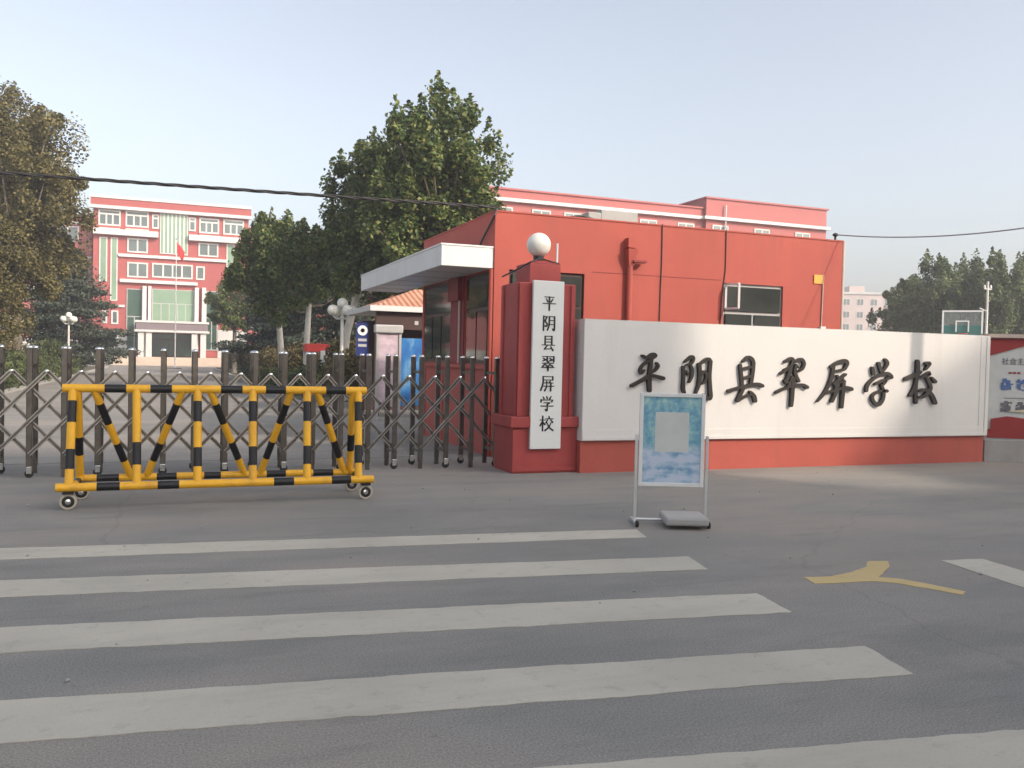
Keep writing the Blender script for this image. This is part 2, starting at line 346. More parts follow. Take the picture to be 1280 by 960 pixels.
# ------------------------------------------------------------------ ground, roads, beds
g = MB().box(-700, 700, -60, 1200, -0.5, 0).build('ground', 'asphalt'); tag(g, kind='structure', label='grey asphalt forecourt and street in front of the gate', cat='ground')
cr = MB().box(-5.2, 3.6, 13.2, 92.0, 0.0005, 0.005).build('campus_road', 'campus_asphalt'); tag(cr, kind='structure', label='paler asphalt drive leading from the gate to the main school building', cat='road')
cw = g
def sheet(name, poly, mat, z, parent):             # paint film with a slightly ragged rim, 3 mm thick
    rj = random.Random(int(abs(poly[0][0]*1000+poly[1][1]*777))); out = []; n = len(poly)
    for k in range(n):
        a, b = Vector((poly[k][0], poly[k][1], 0)), Vector((poly[(k+1) % n][0], poly[(k+1) % n][1], 0)); L = (b-a).length; m = max(1, int(L/.045)); q = Vector((-(b-a).y, (b-a).x, 0)).normalized(); w = 0
        for i in range(m):
            w = .6*w+rj.gauss(0, .0032); out.append(a.lerp(b, i/m)+q*max(-.012, min(.012, w)))
    nn = len(out)
    return MB().add([(p.x, p.y, z) for p in out]+[(p.x, p.y, .0006) for p in out], [tuple(range(nn))]+[(i, i+nn, (i+1) % nn+nn, (i+1) % nn) for i in range(nn)]).build(name, mat, parent)
# zebra stripes: right ends traced on the ground plane, extended past the left border along their own direction
for k, (l0, r0, r1, l1) in enumerate([((0,686),(795,662),(808,672),(0,700)), ((0,726),(860,696),(886,712),(0,747)), ((0,785),(945,742),(990,766),(0,817)),
                                      ((0,877),(1080,808),(1142,843),(0,930)), ((690,960),(1280,913),None,None)]):
    if r1 is not None:
        A, B, Cc, D = [onG(*p) for p in (l0, r0, r1, l1)]
        A = B+(A-B)*1.5; D = Cc+(D-Cc)*1.5
    else:
        B = np.array([3.45, 2.68, 0]); d = onG(690,960)-onG(1280,913); d /= np.linalg.norm(d); A = B+d*7.5; Cc = B+np.array([-0.08, -0.44, 0]); D = A+np.array([-0.08, -0.44, 0])
    sheet('crosswalk_stripe', [D, Cc, B, A], 'stripe', 0.004, g)
q = [onG(*p) for p in ((1175,701),(1228,699),(1280,714),(1280,735))]
dd = q[2]-q[1]; sheet('lane_line', [q[0], q[0]+(q[3]-q[0])*3.4, q[1]+(q[3]-q[0])*3.4, q[1]], 'stripe', 0.004, g)
ym = [(1004,722),(1040,721),(1066,715),(1082,709),(1085,702),(1110,702),(1112,709),(1104,717),(1098,722),(1125,724),(1165,731),(1207,740),(1204,744),(1160,736),(1120,729),(1090,727),(1050,729),(1019,730)]
sheet('curved_arrow_marking', [onG(*p) for p in ym][::-1], 'yellow_mark', 0.004, g)
def bed(name, label, poly):
    poly = [Vector((p[0], p[1], 0)) for p in poly]; n = len(poly)
    t = MB().add([p+Vector((0, 0, 0.10)) for p in poly], [tuple(range(n))]).build(name, 'soil'); tag(t, label, 'planting bed', kind='structure')
    for i in range(n):
        a, b = poly[i], poly[(i+1) % n]; L = (b-a).length
        if L < 0.2: continue
        MB().bar(a+Vector((0, 0, .065)), b+Vector((0, 0, .065)), 0.13, 0.15, (0, 0, 1)).build('kerb', 'kerb', t)
    return t
bed('left_planting_bed', 'planted bed with kerb along the left of the campus drive', [(-5.2, 26), (-5.2, 84), (-9, 86), (-26, 86), (-26, 20), (-8, 20)])
bed('right_planting_bed', 'planted bed with kerb along the right of the campus drive', [(3.9, 26.4), (8.5, 26.4), (11, 33), (11, 88), (3.9, 88), (3.6, 84), (3.6, 27)])

# ------------------------------------------------------------------ guardhouse
HX0, HX1, HY0, HY1, HZ = 4.70, 11.54, 13.0, 17.2, 3.86
gh = thing('guardhouse', 'single storey red painted guardhouse with white canopy behind the name wall', 'guardhouse', ((HX0+HX1)/2, HY0, 0))
W1 = (4.95, 6.27, 1.5, 2.97); W2 = (8.97, 10.23, 1.5, 2.97)
def wall_y(mb, x0, x1, y0, y1, z0, z1, holes):     # wall with rectangular openings, along X
    xs = x0
    for (a, b, c, d) in sorted(holes):
        if a > xs: mb.box(xs, a, y0, y1, z0, z1)
        mb.box(a, b, y0, y1, z0, c); mb.box(a, b, y0, y1, d, z1); xs = b
    mb.box(xs, x1, y0, y1, z0, z1); return mb
def wall_x(mb, x0, x1, y0, y1, z0, z1, holes):
    ys = y0
    for (a, b, c, d) in sorted(holes):
        if a > ys: mb.box(x0, x1, ys, a, z0, z1)
        mb.box(x0, x1, a, b, z0, c); mb.box(x0, x1, a, b, d, z1); ys = b
    mb.box(x0, x1, ys, y1, z0, z1); return mb
wall_y(MB(), HX0, HX1, HY0, HY0+.24, 0, HZ, [W1, W2]).build('front_wall', 'red_wall', gh)
WA = (13.25, 14.42, 1.46, 2.95); WB = (15.24, 17.08, 1.46, 2.95)
wall_x(MB(), HX0, HX0+.24, HY0+.24, HY1, 0, HZ, [WA, WB]).build('side_wall', 'red_dark' if False else 'red_wall', gh)
MB().box(HX0+.24, HX1-.24, HY1-.24, HY1, 0, HZ).build('rear_wall', 'red_wall', gh)
MB().box(HX1-.24, HX1, HY0+.24, HY1, 0, HZ).build('side_wall', 'red_wall', gh)
MB().box(HX0+.24, HX1-.24, HY0+.24, HY1-.24, 3.35, 3.5).build('roof', 'concrete', gh)
MB().box(HX0+.24, HX1-.24, HY0+.24, HY1-.24, 0.02, 0.12).build('floor_slab', 'concrete', gh)
cp = MB(); cp.box(HX0-.012, HX1+.012, HY0-.012, HY0+.26, HZ, HZ+.025); cp.box(HX0-.012, HX0+.26, HY0+.26, HY1+.012, HZ, HZ+.025); cp.box(HX1-.26, HX1+.012, HY0+.26, HY1+.012, HZ, HZ+.025)
cp.build('parapet_coping', 'red_wall', gh)
ca = MB().box(3.84, HX0-.004, 13.03, 19.2, 2.97, 3.29).build('canopy', 'canopy_white', gh, bevel=0.01)
MB().box(3.83, HX0-.004, 13.02, 19.21, 3.29, 3.315).build('edge_trim', 'white', ca)
for yy in np.arange(14.0, 19.2, 1.02): MB().box(3.87, HX0-.03, yy-.006, yy+.006, 2.962, 2.968).build('soffit_joint', 'frame_grey', ca)
window(gh, 'Y', *W1, HY0, 2, 2.42, 'frame_dark', 'glass', 0.06, 0.10, proud=-0.04)
w2 = window(gh, 'Y', *W2, HY0, 2, 2.46, 'frame_grey', 'glass', 0.055, 0.10, proud=-0.04)
for zz in np.linspace(1.62, 2.90, 9): MB().box(W2[0]+.06, W2[1]-.06, HY0+.015, HY0+.024, zz, zz+.012).build('security_bar', 'frame_grey', w2)
cs = MB(); ang = R(62)
for (p, q_) in (((0, 0), (0, .42)), ((.3, 0), (.3, .42)), ((0, 0), (.3, 0)), ((0, .42), (.3, .42))):
    f3 = lambda s_: (W2[0]+.03+s_[0]*math.cos(ang)*.6, HY0-.02-s_[0]*math.sin(ang), 2.52+s_[1])
    cs.bar(f3(p), f3(q_), .035, .03, (0.3, 1, 0.05))
cs.build('open_casement', 'pvc', w2)
window(gh, 'X', *WA, HX0, 2, 2.36, 'frame_dark', 'glass', 0.06, 0.10, proud=-0.03)
window(gh, 'X', *WB, HX0, 3, 2.36, 'frame_dark', 'glass', 0.06, 0.10, proud=-0.03)
MB().box(HX0-.06, HX0-.002, 13.2, 16.9, 1.38, 1.45).build('sill', 'red_wall', gh)
MB().box(HX0-.02, HX0-.002, 14.45, 15.21, 1.46, 2.95).build('pier_cladding', 'red_dark', gh)
MB().box(HX0-.10, HX0-.022, 14.55, 15.15, 2.55, 2.95).build('junction_box', 'red_dark', gh)
MB().tube([(HX0-.045, 14.62, 1.46), (HX0-.045, 14.62, 2.55)], .02, 8).build('conduit', 'conduit', gh, smooth=True)
MB().tube([(HX0-.035, 13.045, 0.0), (HX0-.035, 13.045, 2.96)], .038, 10).build('corner_pipe', 'red_wall', gh, smooth=True)
for yy in np.arange(13.25, 17.0, 1.2): MB().box(HX0-.008, HX0-.002, yy, yy+.03, .02, 1.36).build('panel_strip', 'red_dark', gh)
dp = MB().tube([(7.07, HY0-.06, 0), (7.07, HY0-.06, 3.16)], .05, 12).build('downpipe', 'red_wall', gh, smooth=True)
MB().add([(6.98,HY0-.01,3.42),(7.16,HY0-.01,3.42),(7.16,HY0-.17,3.42),(6.98,HY0-.17,3.42),(7.03,HY0-.01,3.14),(7.12,HY0-.01,3.14),(7.12,HY0-.11,3.14),(7.03,HY0-.11,3.14)],
         [(0,1,2,3),(7,6,5,4),(0,4,5,1),(1,5,6,2),(2,6,7,3),(3,7,4,0)]).build('rain_hopper', 'red_wall', dp)
MB().box(7.0, 7.15, HY0-.13, HY0-.002, 3.44, 3.60).build('scupper', 'red_wall', dp)
MB().box(7.09, 7.34, HY0-.16, HY0-.05, 3.20, 3.235).build('bracket', 'red_dark', dp)
for (xa, xb) in ((7.70, 7.69), (8.98, 8.88)):
    MB().tube([(xa, HY0-.012, HZ+.03), (xa+.006, HY0-.012, 3.2), ((xa+xb)/2, HY0-.012, 2.75), (xb, HY0-.012, 1.6)], .009, 6).build('wall_cable', 'cable', gh)
MB().box(6.4, 8.9, HY0-.004, HY0-.001, 3.005, 3.018).build('render_joint', 'red_dark', gh)
MB().box(10.90, 11.09, HY0-.02, HY0-.002, 3.06, 3.22).build('number_plate', 'yellow_plate', gh)
MB().tube([(11.11, HY0-.015, 3.24), (11.09, HY0-.015, 2.0)], .012, 6).build('conduit', 'conduit', gh)
MB().box(11.05, 11.16, HY0-.06, HY0-.002, 2.14, 2.28).build('outlet_box', 'pvc', gh)
MB().tube([(11.585, HY0+.03, 0), (11.585, HY0+.03, HZ+.02)], .035, 10).build('corner_pipe', 'conduit', gh, smooth=True)
ins = MB(); ins.tube([(11.45, HY0+.1, HZ+.02), (11.45, HY0+.1, HZ+.16)], .02, 8); ins.lathe((11.45, HY0+.1, HZ+.10), [(.02, 0), (.05, .02), (.05, .05), (.02, .07)], 10); ins.build('insulator', 'cable', gh, smooth=True)
tk = MB(); tk.box(6.75, 7.0, 13.9, 14.3, 3.5, 4.16); tk.box(7.15, 7.9, 14.2, 14.9, 3.5, 4.28); tk.build('roof_unit', 'grey_plastic', gh, bevel=0.02)
MB().tube([(6.2, 13.5, 3.5), (6.25, 13.5, 3.97), (6.5, 13.6, 4.02), (6.8, 13.6, 3.94)], .03, 8).build('roof_pipe', 'cable', gh, smooth=True)

# ------------------------------------------------------------------ gate pillar, lamp, name board
pl = thing('gate_pillar', 'square red gate pillar with moulded belt carrying the vertical name board', 'pillar', (4.78, 11.35, 0))
MB().box(4.30, 5.26, 11.02, 11.74, 0, 0.62).build('plinth', 'red_pillar', pl, bevel=0.008)
fr = MB(); fr.box(4.30, 4.42, 11.0, 11.018, .03, .60); fr.box(4.42, 5.24, 11.0, 11.018, .03, .09); fr.build('plinth_moulding', 'red_pillar', pl)
MB().box(4.25, 5.262, 10.97, 11.79, 0.624, 0.775).build('belt', 'red_pillar', pl, bevel=0.015)
MB().box(4.36, 5.20, 11.05, 11.70, 0.775, 2.60).build('shaft', 'red_pillar', pl, bevel=0.012)
for x0, x1 in ((4.36, 4.42), (5.13, 5.19)): MB().box(x0, x1, 11.028, 11.047, 0.78, 2.58).build('shaft_moulding', 'red_pillar', pl)
MB().box(4.338, 4.357, 11.06, 11.14, 0.78, 2.58).build('shaft_moulding', 'red_pillar', pl)
MB().box(4.338, 4.357, 11.6, 11.68, 0.78, 2.58).build('shaft_moulding', 'red_pillar', pl)
MB().box(4.53, 4.99, 11.10, 11.62, 2.60, 2.87).build('capital', 'red_pillar', pl, bevel=0.008)
MB().add([(4.53,11.10,2.872),(4.99,11.10,2.872),(4.99,11.62,2.872),(4.53,11.62,2.872),(4.76,11.36,2.95)], [(0,1,4),(1,2,4),(2,3,4),(3,0,4),(3,2,1,0)]).build('pyramid_top', 'red_pillar', pl)
lm = thing('globe_lamp', 'white globe lamp on a black collar on top of the red gate pillar', 'lamp', (4.76, 11.36, 2.93))
MB().lathe((4.76, 11.36, 2.92), [(.075, 0), (.075, .075), (.06, .085)], 16).build('collar', 'black', lm, smooth=True)
MB().sphere((4.76, 11.36, 3.155), .17).build('globe', 'opal', lm, smooth=True)
MB().tube([(4.74, 11.30, 2.955), (4.66, 11.2, 2.925), (4.54, 11.085, 2.885), (4.44, 11.3, 2.80), (4.36, 11.72, 2.72)], .011, 6).build('supply_cable', 'cable', lm)
MB().tube([(4.8, 11.3, 2.955), (4.88, 11.2, 2.915), (4.99, 11.15, 2.885)], .011, 6).build('supply_cable', 'cable', lm)
MB().tube([(5.06, 11.4, 2.6), (5.06, 11.4, 3.2)], .016, 8).build('antenna_rod', 'alu', pl, smooth=True)
nb = thing('name_board', 'tall white vertical name board with black characters on the gate pillar', 'sign', (4.77, 11.0, 0.33))
MB().box(4.535, 4.99, 10.965, 11.015, 0.335, 2.625).build('board', 'sign_white', nb, bevel=0.006)
SONG = {
 '平': [[(15,12),(85,12)], [(27,22),(38,42)], [(76,22),(62,44)], [(4,55),(96,55)], [(50,12),(50,100)]],
 '阴': [[(12,5),(12,100)], [(12,8),(36,8)], [(36,8),(24,38),(38,58),(32,72),(22,70)], [(52,8),(52,60),(40,98)], [(52,8),(90,8)], [(90,8),(90,95),(78,90)], [(52,34),(90,34)], [(52,60),(90,60)]],
 '县': [[(26,5),(26,62)], [(74,5),(74,62)], [(26,5),(74,5)], [(26,24),(74,24)], [(26,43),(74,43)], [(4,63),(96,63)], [(45,63),(22,90)], [(22,90),(75,86)], [(66,72),(84,98)]],
 '翠': [[(8,6),(44,6)], [(44,6),(44,40)], [(14,16),(26,24)], [(10,36),(40,26)], [(54,6),(92,6)], [(92,6),(92,40)], [(60,16),(72,24)], [(56,36),(88,26)], [(48,38),(54,47)], [(8,50),(92,50)], [(32,52),(12,72)], [(32,60),(44,70)], [(68,52),(52,72)], [(66,60),(84,70)], [(4,78),(96,78)], [(50,70),(50,100)]],
 '屏': [[(18,6),(88,6)], [(88,6),(88,28)], [(20,28),(88,28)], [(18,6),(18,50),(2,98)], [(40,34),(46,44)], [(72,33),(64,45)], [(28,48),(92,48)], [(22,70),(98,70)], [(44,48),(44,74),(30,100)], [(74,48),(74,100)]],
 '学': [[(20,6),(28,20)], [(46,3),(52,18)], [(80,3),(68,22)], [(8,26),(6,42)], [(8,28),(92,28)], [(92,28),(84,40)], [(26,46),(72,46)], [(72,46),(52,58)], [(52,58),(52,98),(40,92)], [(4,68),(96,68)]],
 '校': [[(2,28),(40,28)], [(22,2),(22,100)], [(22,32),(4,66)], [(24,40),(38,58)], [(66,2),(70,14)], [(44,20),(98,20)], [(58,26),(46,46)], [(80,26),(94,44)], [(82,46),(68,74),(40,98)], [(54,46),(70,76),(98,98)]]}
NAME = '平阴县翠屏学校'
for k, ch in enumerate(NAME):
    S = 0.205; x0 = 4.77-S/2; zt = 2.43-k*0.2735; mb = MB()
    for j, st in enumerate(SONG[ch]):
        h = abs(st[-1][1]-st[0][1]); w = abs(st[-1][0]-st[0][0])
        rr = 3.0 if h < w*.2 else 5.8 if w < h*.25 else [3.0, 6.0]
        mb.ribbon(st, rr, lambda p, f, d, j=j: (x0+p[0]/100*S, (10.9615-.0004*j if f else 10.966), zt-p[1]/100*S), 0)
    mb.build('character', 'black', nb)

# ------------------------------------------------------------------ name wall with brushed characters
WX0, WX1, WYF = 5.264, 12.82, 10.87
nw = thing('name_wall', 'long white school name wall with dark brushed characters on a red plinth', 'wall', (9.0, 10.95, 0))
MB().box(WX0, WX1-.02, WYF+.04, 11.19, 0, 0.44).build('plinth', 'red_wall', nw)
MB().box(WX0, WX1, WYF, 11.20, 0.445, 2.12).build('panel', 'white_panel', nw, bevel=0.006)
fm = MB(); fm.box(WX0+.004, WX1-.08, WYF-.018, WYF-.001, .455, .50); fm.box(WX0+.004, WX1-.08, WYF-.010, WYF-.001, .50, .60)
fm.box(WX1-.075, WX1, WYF-.014, WYF-.001, .455, 2.11); fm.box(WX1-.20, WX1-.078, WYF-.006, WYF-.001, .62, 2.11); fm.build('moulding', 'white_panel', nw)
MB().box(WX0+.002, WX1-.002, WYF+.002, 11.198, 2.122, 2.13).build('coping', 'white_panel', nw)
BR = [  # (zoom origin x, strokes in 10.667x zoomed pixels: points, radius)
 (780, [([(230,100),(290,128),(370,85),(412,98)], [16,24,26,18]), ([(405,108),(330,160),(235,230),(203,295),(218,338),(262,290)], [20,20,19,20,16,8]), ([(418,196),(438,240),(400,295),(345,335)], [12,22,18,10]),
        ([(352,130),(332,290),(320,420),(326,570)], [22,26,30,26]), ([(88,503),(200,442),(330,372),(420,378),(508,405)], [24,24,24,22,27])]),
 (780, [([(792,186),(880,120),(908,142),(880,205),(812,225)], [12,24,22,18,9]), ([(862,205),(890,285),(884,380),(850,458)], [14,22,22,12]), ([(775,250),(777,400),(772,545),(792,592)], [20,19,24,16]), ([(800,300),(845,355)], [16,12]),
        ([(985,215),(992,350),(980,480),(938,605)], [24,24,24,14]), ([(978,232),(1050,172),(1108,148),(1136,185)], [14,20,24,22]), ([(1136,175),(1120,350),(1126,520),(1132,640),(1108,678),(1050,612)], [22,23,24,28,22,8]),
        ([(1010,350),(1058,314),(1078,380),(1050,455),(1010,485)], [14,20,16,14,8])]),
 (880, [([(465,228),(480,380),(492,515)], [20,22,20]), ([(500,182),(568,124),(622,152),(640,205)], [16,22,26,22]), ([(640,190),(630,320),(605,480)], [24,24,22]), ([(490,278),(600,254)], [14,18]), ([(492,402),(605,376)], [15,17]),
        ([(312,575),(420,536),(560,502),(690,480),(758,506)], [26,18,20,22,26]), ([(505,528),(462,620),(428,702)], [22,24,24]), ([(428,700),(530,642),(612,618)], [22,16,12]), ([(592,580),(642,640),(660,708)], [16,27,24])]),
 (960, [([(206,182),(290,142),(312,178),(268,258),(150,342)], [16,24,22,18,18]), ([(200,290),(258,262)], [14,12]), ([(340,182),(420,150),(460,202),(438,272),(388,312)], [14,22,20,20,12]), ([(352,226),(390,262)], [18,12]), ([(278,240),(250,370),(212,462)], [18,24,18]),
        ([(345,250),(340,340),(388,442)], [16,22,20]), ([(200,432),(270,480)], [18,14]), ([(90,590),(180,545),(300,502),(430,490),(498,524)], [20,18,18,20,26]), ([(318,400),(306,500),(298,640),(286,770)], [20,24,24,20]), ([(300,380),(240,520)], [14,16])]),
 (960, [([(820,250),(900,202),(1000,172),(1036,205),(1000,282)], [20,24,28,24,20]), ([(860,312),(995,286)], [15,18]), ([(852,232),(830,380),(772,530),(700,640),(632,716)], [22,22,20,18,9]), ([(900,370),(935,432)], [16,16]), ([(1012,350),(945,402),(850,472)], [18,18,16]),
        ([(965,390),(985,450)], [14,16]), ([(850,482),(1000,440)], [12,14]), ([(755,592),(880,562),(1000,524),(1088,548)], [18,17,20,28]), ([(884,470),(872,600),(826,712)], [20,24,20]), ([(985,440),(972,600),(955,790)], [22,24,20])]),
 (1070, [([(198,262),(214,345)], [20,26]), ([(282,202),(312,315)], [22,20]), ([(368,152),(394,210),(338,312)], [18,24,12]), ([(115,572),(134,490),(220,402),(330,350),(402,342),(448,388),(385,402)], [20,22,20,20,24,26,12]),
        ([(230,482),(345,432),(372,440),(325,500)], [14,20,20,14]), ([(312,490),(344,580),(330,690),(270,758),(205,700),(200,630),(290,575),(388,572)], [16,20,22,22,20,18,14,24])]),
 (1070, [([(640,412),(740,372),(838,318)], [26,30,22]), ([(800,172),(800,330),(772,500),(776,728)], [24,28,24,22]), ([(788,400),(742,550),(698,632)], [12,18,22]), ([(905,205),(955,208),(898,292)], [20,26,12]), ([(838,396),(958,332),(905,395)], [14,26,16]),
        ([(985,392),(1030,450)], [12,26]), ([(905,380),(930,430),(968,540),(870,648),(800,650)], [16,16,24,22,14]), ([(822,572),(900,556),(980,622),(1030,732)], [16,22,26,26])])]
for k, (ox, strokes) in enumerate(BR):
    mb = MB()
    for j, (pts, rad) in enumerate(strokes):
        def to3(p, f, d, j=j):
            w = onY(ox+p[0]/10.667, 435+p[1]/10.667, WYF); return (w[0], WYF-(.045+.0012*j if f else 0.0005), w[2])
        mb.ribbon(pts, [r*0.97 for r in rad], to3, 0)
    mb.build('character', 'letter', nw)

# ------------------------------------------------------------------ notice board at the right end
NBA = R(-24); P0 = Vector((12.86, 10.93, 0))
nbd = thing('notice_board_wall', 'low wall with printed notice panel beside the end of the name wall', 'notice board', P0, NBA, world=False)
MB().box(0.0, 3.6, 0.0, 0.22, 0, 0.36).build('base', 'concrete', nbd)
MB().box(0.0, 3.6, 0.02, 0.20, 0.363, 2.10).build('panel', 'poster_grey', nbd)
MB().box(-0.02, 3.62, -0.05, 0.26, 2.103, 2.165).build('coping', 'conduit', nbd)
ps = nbd
MB().prism([(0.03,-.002,2.09),(3.5,-.002,2.09),(3.5,-.002,1.80),(1.5,-.002,1.74),(.62,-.002,1.98),(.03,-.002,1.80)], (0, .018, 0)).build('header', 'poster_red', ps)
rb = MB()
for k, (z0, z1, dx) in enumerate(((.37,.60,0),(.42,.68,.1),(.50,.78,.05))):
    rb.prism([(.03+dx,-.002-.004*k,z0+.04),(3.5,-.002-.004*k,z0),(3.5,-.002-.004*k,z1-.12),(1.2,-.002-.004*k,z1-.10),(.3+dx,-.002-.004*k,z1),(.03+dx,-.002-.004*k,z1-.05)], (0, .003, 0))
rb.build('ribbon_print', 'poster_red', ps)
MB().prism([(.35,-.0005,.86),(3.4,-.0005,.74),(3.4,-.0005,1.0),(1.2,-.0005,.98)], (0, .015, 0)).build('cream_print', 'poster_cream', ps)
me = text_mesh('社会主义核心价值观', .125); me.materials.clear(); me.materials.append(M['poster_text'])
o = bpy.data.objects.new('heading', me); COL.objects.link(o); o.parent = ps; o.location = (.80, .014, 1.70); o.rotation_euler = (R(90), 0, 0)
rnd = random.Random(5)
for r_ in range(2):
    for c_ in range(6):
        mb = MB(); cx, cz = .32+c_*.25, 1.30-r_*.36
        for _ in range(14):
            a, b = cx+rnd.uniform(-.08, .05), cz+rnd.uniform(-.09, .06); mb.box(a, a+rnd.uniform(.03, .08), .012-.0004*_, .0195, b, b+rnd.uniform(.02, .07))
        mb.build('picture', ['poster_text', 'poster_blue', 'poster_text'][(c_+r_*2) % 3] if (c_+r_) else 'poster_blue', ps)
for k in range(3): MB().box(.36+k*.07, .41+k*.07, .012, .0195, 1.50, 1.53).build('caption_mark', 'poster_red', ps)
MB().box(.30, 1.9, .014, .0195, 1.085, 1.092).build('rule_line', 'poster_text', ps)

# ------------------------------------------------------------------ retractable gate
GY, GS, GX0 = 11.80, 0.37, -1.58
gt = thing('retractable_gate', 'stainless steel folding retractable gate with scissor bars across the entrance', 'gate', (1.3, GY+.2, 0), world=False)
goff = Vector((1.3, GY+.2, 0))
pm = MB(); pm.box(-.034, .034, -.026, .026, 0.10, 1.555)
post0 = pm.build('post', 'steel', gt, bevel=0.008)
capm = MB(); capm.lathe((0, 0, 1.555), [(.037, 0), (.037, .008), (.032, .018), (.018, .026), (.004, .029)], 12)
cap0 = capm.build('post_cap', 'steel_bright', post0, smooth=True)
cst = MB(); cst.lathe((0, -.012, .05), [(.03, 0), (.05, .004), (.05, .022), (.03, .026)], 14, 'Y'); cst0 = cst.build('caster_wheel', 'rubber', post0, smooth=True)
frk = MB(); frk.box(-.03, .03, -.030, -.016, .05, .135); frk.box(-.03, .03, .018, .028, .05, .12); frk0 = frk.build('caster_fork', 'steel_bright', post0, bevel=0.004)
ft = MB(); ft.box(-.028, .028, -.02, .02, 0.0, .10); foot_me = ft
first = True; NPOST = range(-7, 17)
for i in NPOST:
    for row, dy in enumerate((0.0, 0.46)):
        loc = Vector((GX0+GS*i, GY+dy, 0))-goff
        if first: p = post0; p.location = loc; first = False
        else:
            p = post0.copy(); COL.objects.link(p); p.parent = gt; p.location = loc
            c = cap0.copy(); COL.objects.link(c); c.parent = p
            if (i+row) % 2 == 0:
                for s_ in (cst0, frk0): c = s_.copy(); COL.objects.link(c); c.parent = p
            else: 
                fo = bpy.data.objects.get('foot_src')
                if fo is None: fo = ft.build('foot', 'steel', p); F0 = fo; bpy.data.objects[fo.name].name = 'foot_src'
                else: c = fo.copy(); COL.objects.link(c); c.parent = p; c.name = 'foot'
for o in list(bpy.data.objects):
    if o.name.startswith('foot_src'): o.name = 'foot'
DZ = 0.2
def barmesh(sgn, n):
    mb = MB(); mb.bar((0, 0, 0), (sgn*GS/2*n, 0, -DZ*n), .048, .014, (0, 1, 0))
    q_ = Vector((sgn*GS/2, 0, -DZ)).normalized().cross(Vector((0, 1, 0)))*.018
    for e in (-1, 1): mb.bar(Vector((0, -.009, 0))+q_*e, Vector((sgn*GS/2*n, -.009, -DZ*n))+q_*e, .011, .006, (0, 1, 0), 1)  # channel edges in brighter steel, their highlight put into the colour
    return mb
cache = {}
for i in range(-7, 16):
    for sgn in (1, -1):
        x = GX0+GS*(i+.5); n = 5
        while n > 1 and not (GX0-GS*7.1 <= x+sgn*GS/2*n <= GX0+GS*16.6): n -= 1
        key = (sgn, n)
        if key not in cache: cache[key] = barmesh(sgn, n).build('scissor_bar', ['steel', 'bar_edge_highlight'], gt); b_ = cache[key]
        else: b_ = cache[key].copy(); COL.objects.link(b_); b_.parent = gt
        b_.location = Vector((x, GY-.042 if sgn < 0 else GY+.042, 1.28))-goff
for i in NPOST:
    for z in (.24, 1.34):
        key = 'tie'
        if key not in cache: cache[key] = MB().box(-.014, .014, .028, .432, -.02, .02).build('tie_bar', 'steel', gt); b_ = cache[key]
        else: b_ = cache[key].copy(); COL.objects.link(b_); b_.parent = gt
        b_.location = Vector((GX0+GS*i, GY, z))-goff
for i in range(-7, 16):
    x = GX0+GS*(i+.5)
    key = 'pin'
    if key not in cache: cache[key] = MB().lathe((0, -.032, 0), [(.012, 0), (.022, .006), (.022, .062), (.01, .066)], 10, 'Y').build('pivot_cap', 'steel_bright', gt, smooth=True); b_ = cache[key]
    else: b_ = cache[key].copy(); COL.objects.link(b_); b_.parent = gt
    b_.location = Vector((x, GY-.03, 1.275))-goff

# ------------------------------------------------------------------ yellow and black barrier
br = thing('mobile_barrier', 'yellow and black striped steel crash barrier on castors before the gate', 'barrier', (.5, 9.7, 0))
ZR, RT = 0.215, 0.042; YF, YT, YB, ZT = 9.38, 9.60, 10.02, 1.165
def striped(name, a, b, cuts, r, start=0, m=('yellow', 'barrier_black')):
    a, b = Vector(a), Vector(b); mb = MB(); cu = [0]+list(cuts)+[1]
    for i in range(len(cu)-1): mb.tube([a.lerp(b, cu[i]), a.lerp(b, cu[i+1])], r if (i+start) % 2 == 0 else r*1.004, 14, cap=(i in (0, len(cu)-2)), m=(i+start) % 2)
    return mb.build(name, m, br, smooth=True)
def fx(px, Y, y=540): return onY(px, y, Y)[0]
XT0, XT1 = -1.0, 2.0; LT = XT1-XT0
tpx = [(131, 158), (188, 215), (276, 303), (332, 357), (407, 432)]
cuts = [];
for a, b in tpx: cuts += [(fx(a, YT, 486)-XT0)/LT, (fx(b, YT, 486)-XT0)/LT]
striped('top_rail', (XT0, YT, ZT), (XT1, YT, ZT), cuts, RT)
XF0, XF1 = -1.03, 2.05
cuts = []
for a, b in ((121, 150), (197, 224), (342, 367), (414, 438)): cuts += [(fx(a, YF, 606)-XF0)/(XF1-XF0), (fx(b, YF, 606)-XF0)/(XF1-XF0)]
striped('front_rail', (XF0, YF, ZR), (XF1, YF, ZR), cuts, RT)
XB0, XB1 = fx(96, YB, 594), fx(447, YB, 590)
cuts = []
for a, b in ((121, 149), (196, 221), (255, 276), (333, 357), (391, 416)): cuts += [(fx(a, YB, 592)-XB0)/(XB1-XB0), (fx(b, YB, 592)-XB0)/(XB1-XB0)]
striped('rear_rail', (XB0, YB, ZR), (XB1, YB, ZR), cuts, RT*.93)
for k, px in enumerate((88, 171, 247, 316, 384, 448)):
    xt, xb = fx(px+(3 if k == 0 else 0), YT, 490), fx(px-(2 if k == 0 else 0), YF, 600)
    cts = [.13, .35, .62, .82] if k != 1 else [.56, .79]
    striped('upright', (xt, YT, ZT), (xb, YF, ZR), cts, RT*.98)
for (pt, pb) in ((117, 164), (229, 183), (262, 306), (365, 325), (396, 430)):
    striped('brace', (fx(pt, YT, 490), YT, ZT), (fx(pb, YB, 588), YB, ZR), [.16, .38, .60, .80], RT*.9)
for px, pt in ((100, 97), (437, 441)): striped('rear_leg', (fx(pt, YT, 490), YT, ZT), (fx(px, YB, 588), YB, ZR), [.52, .72], RT*.95)
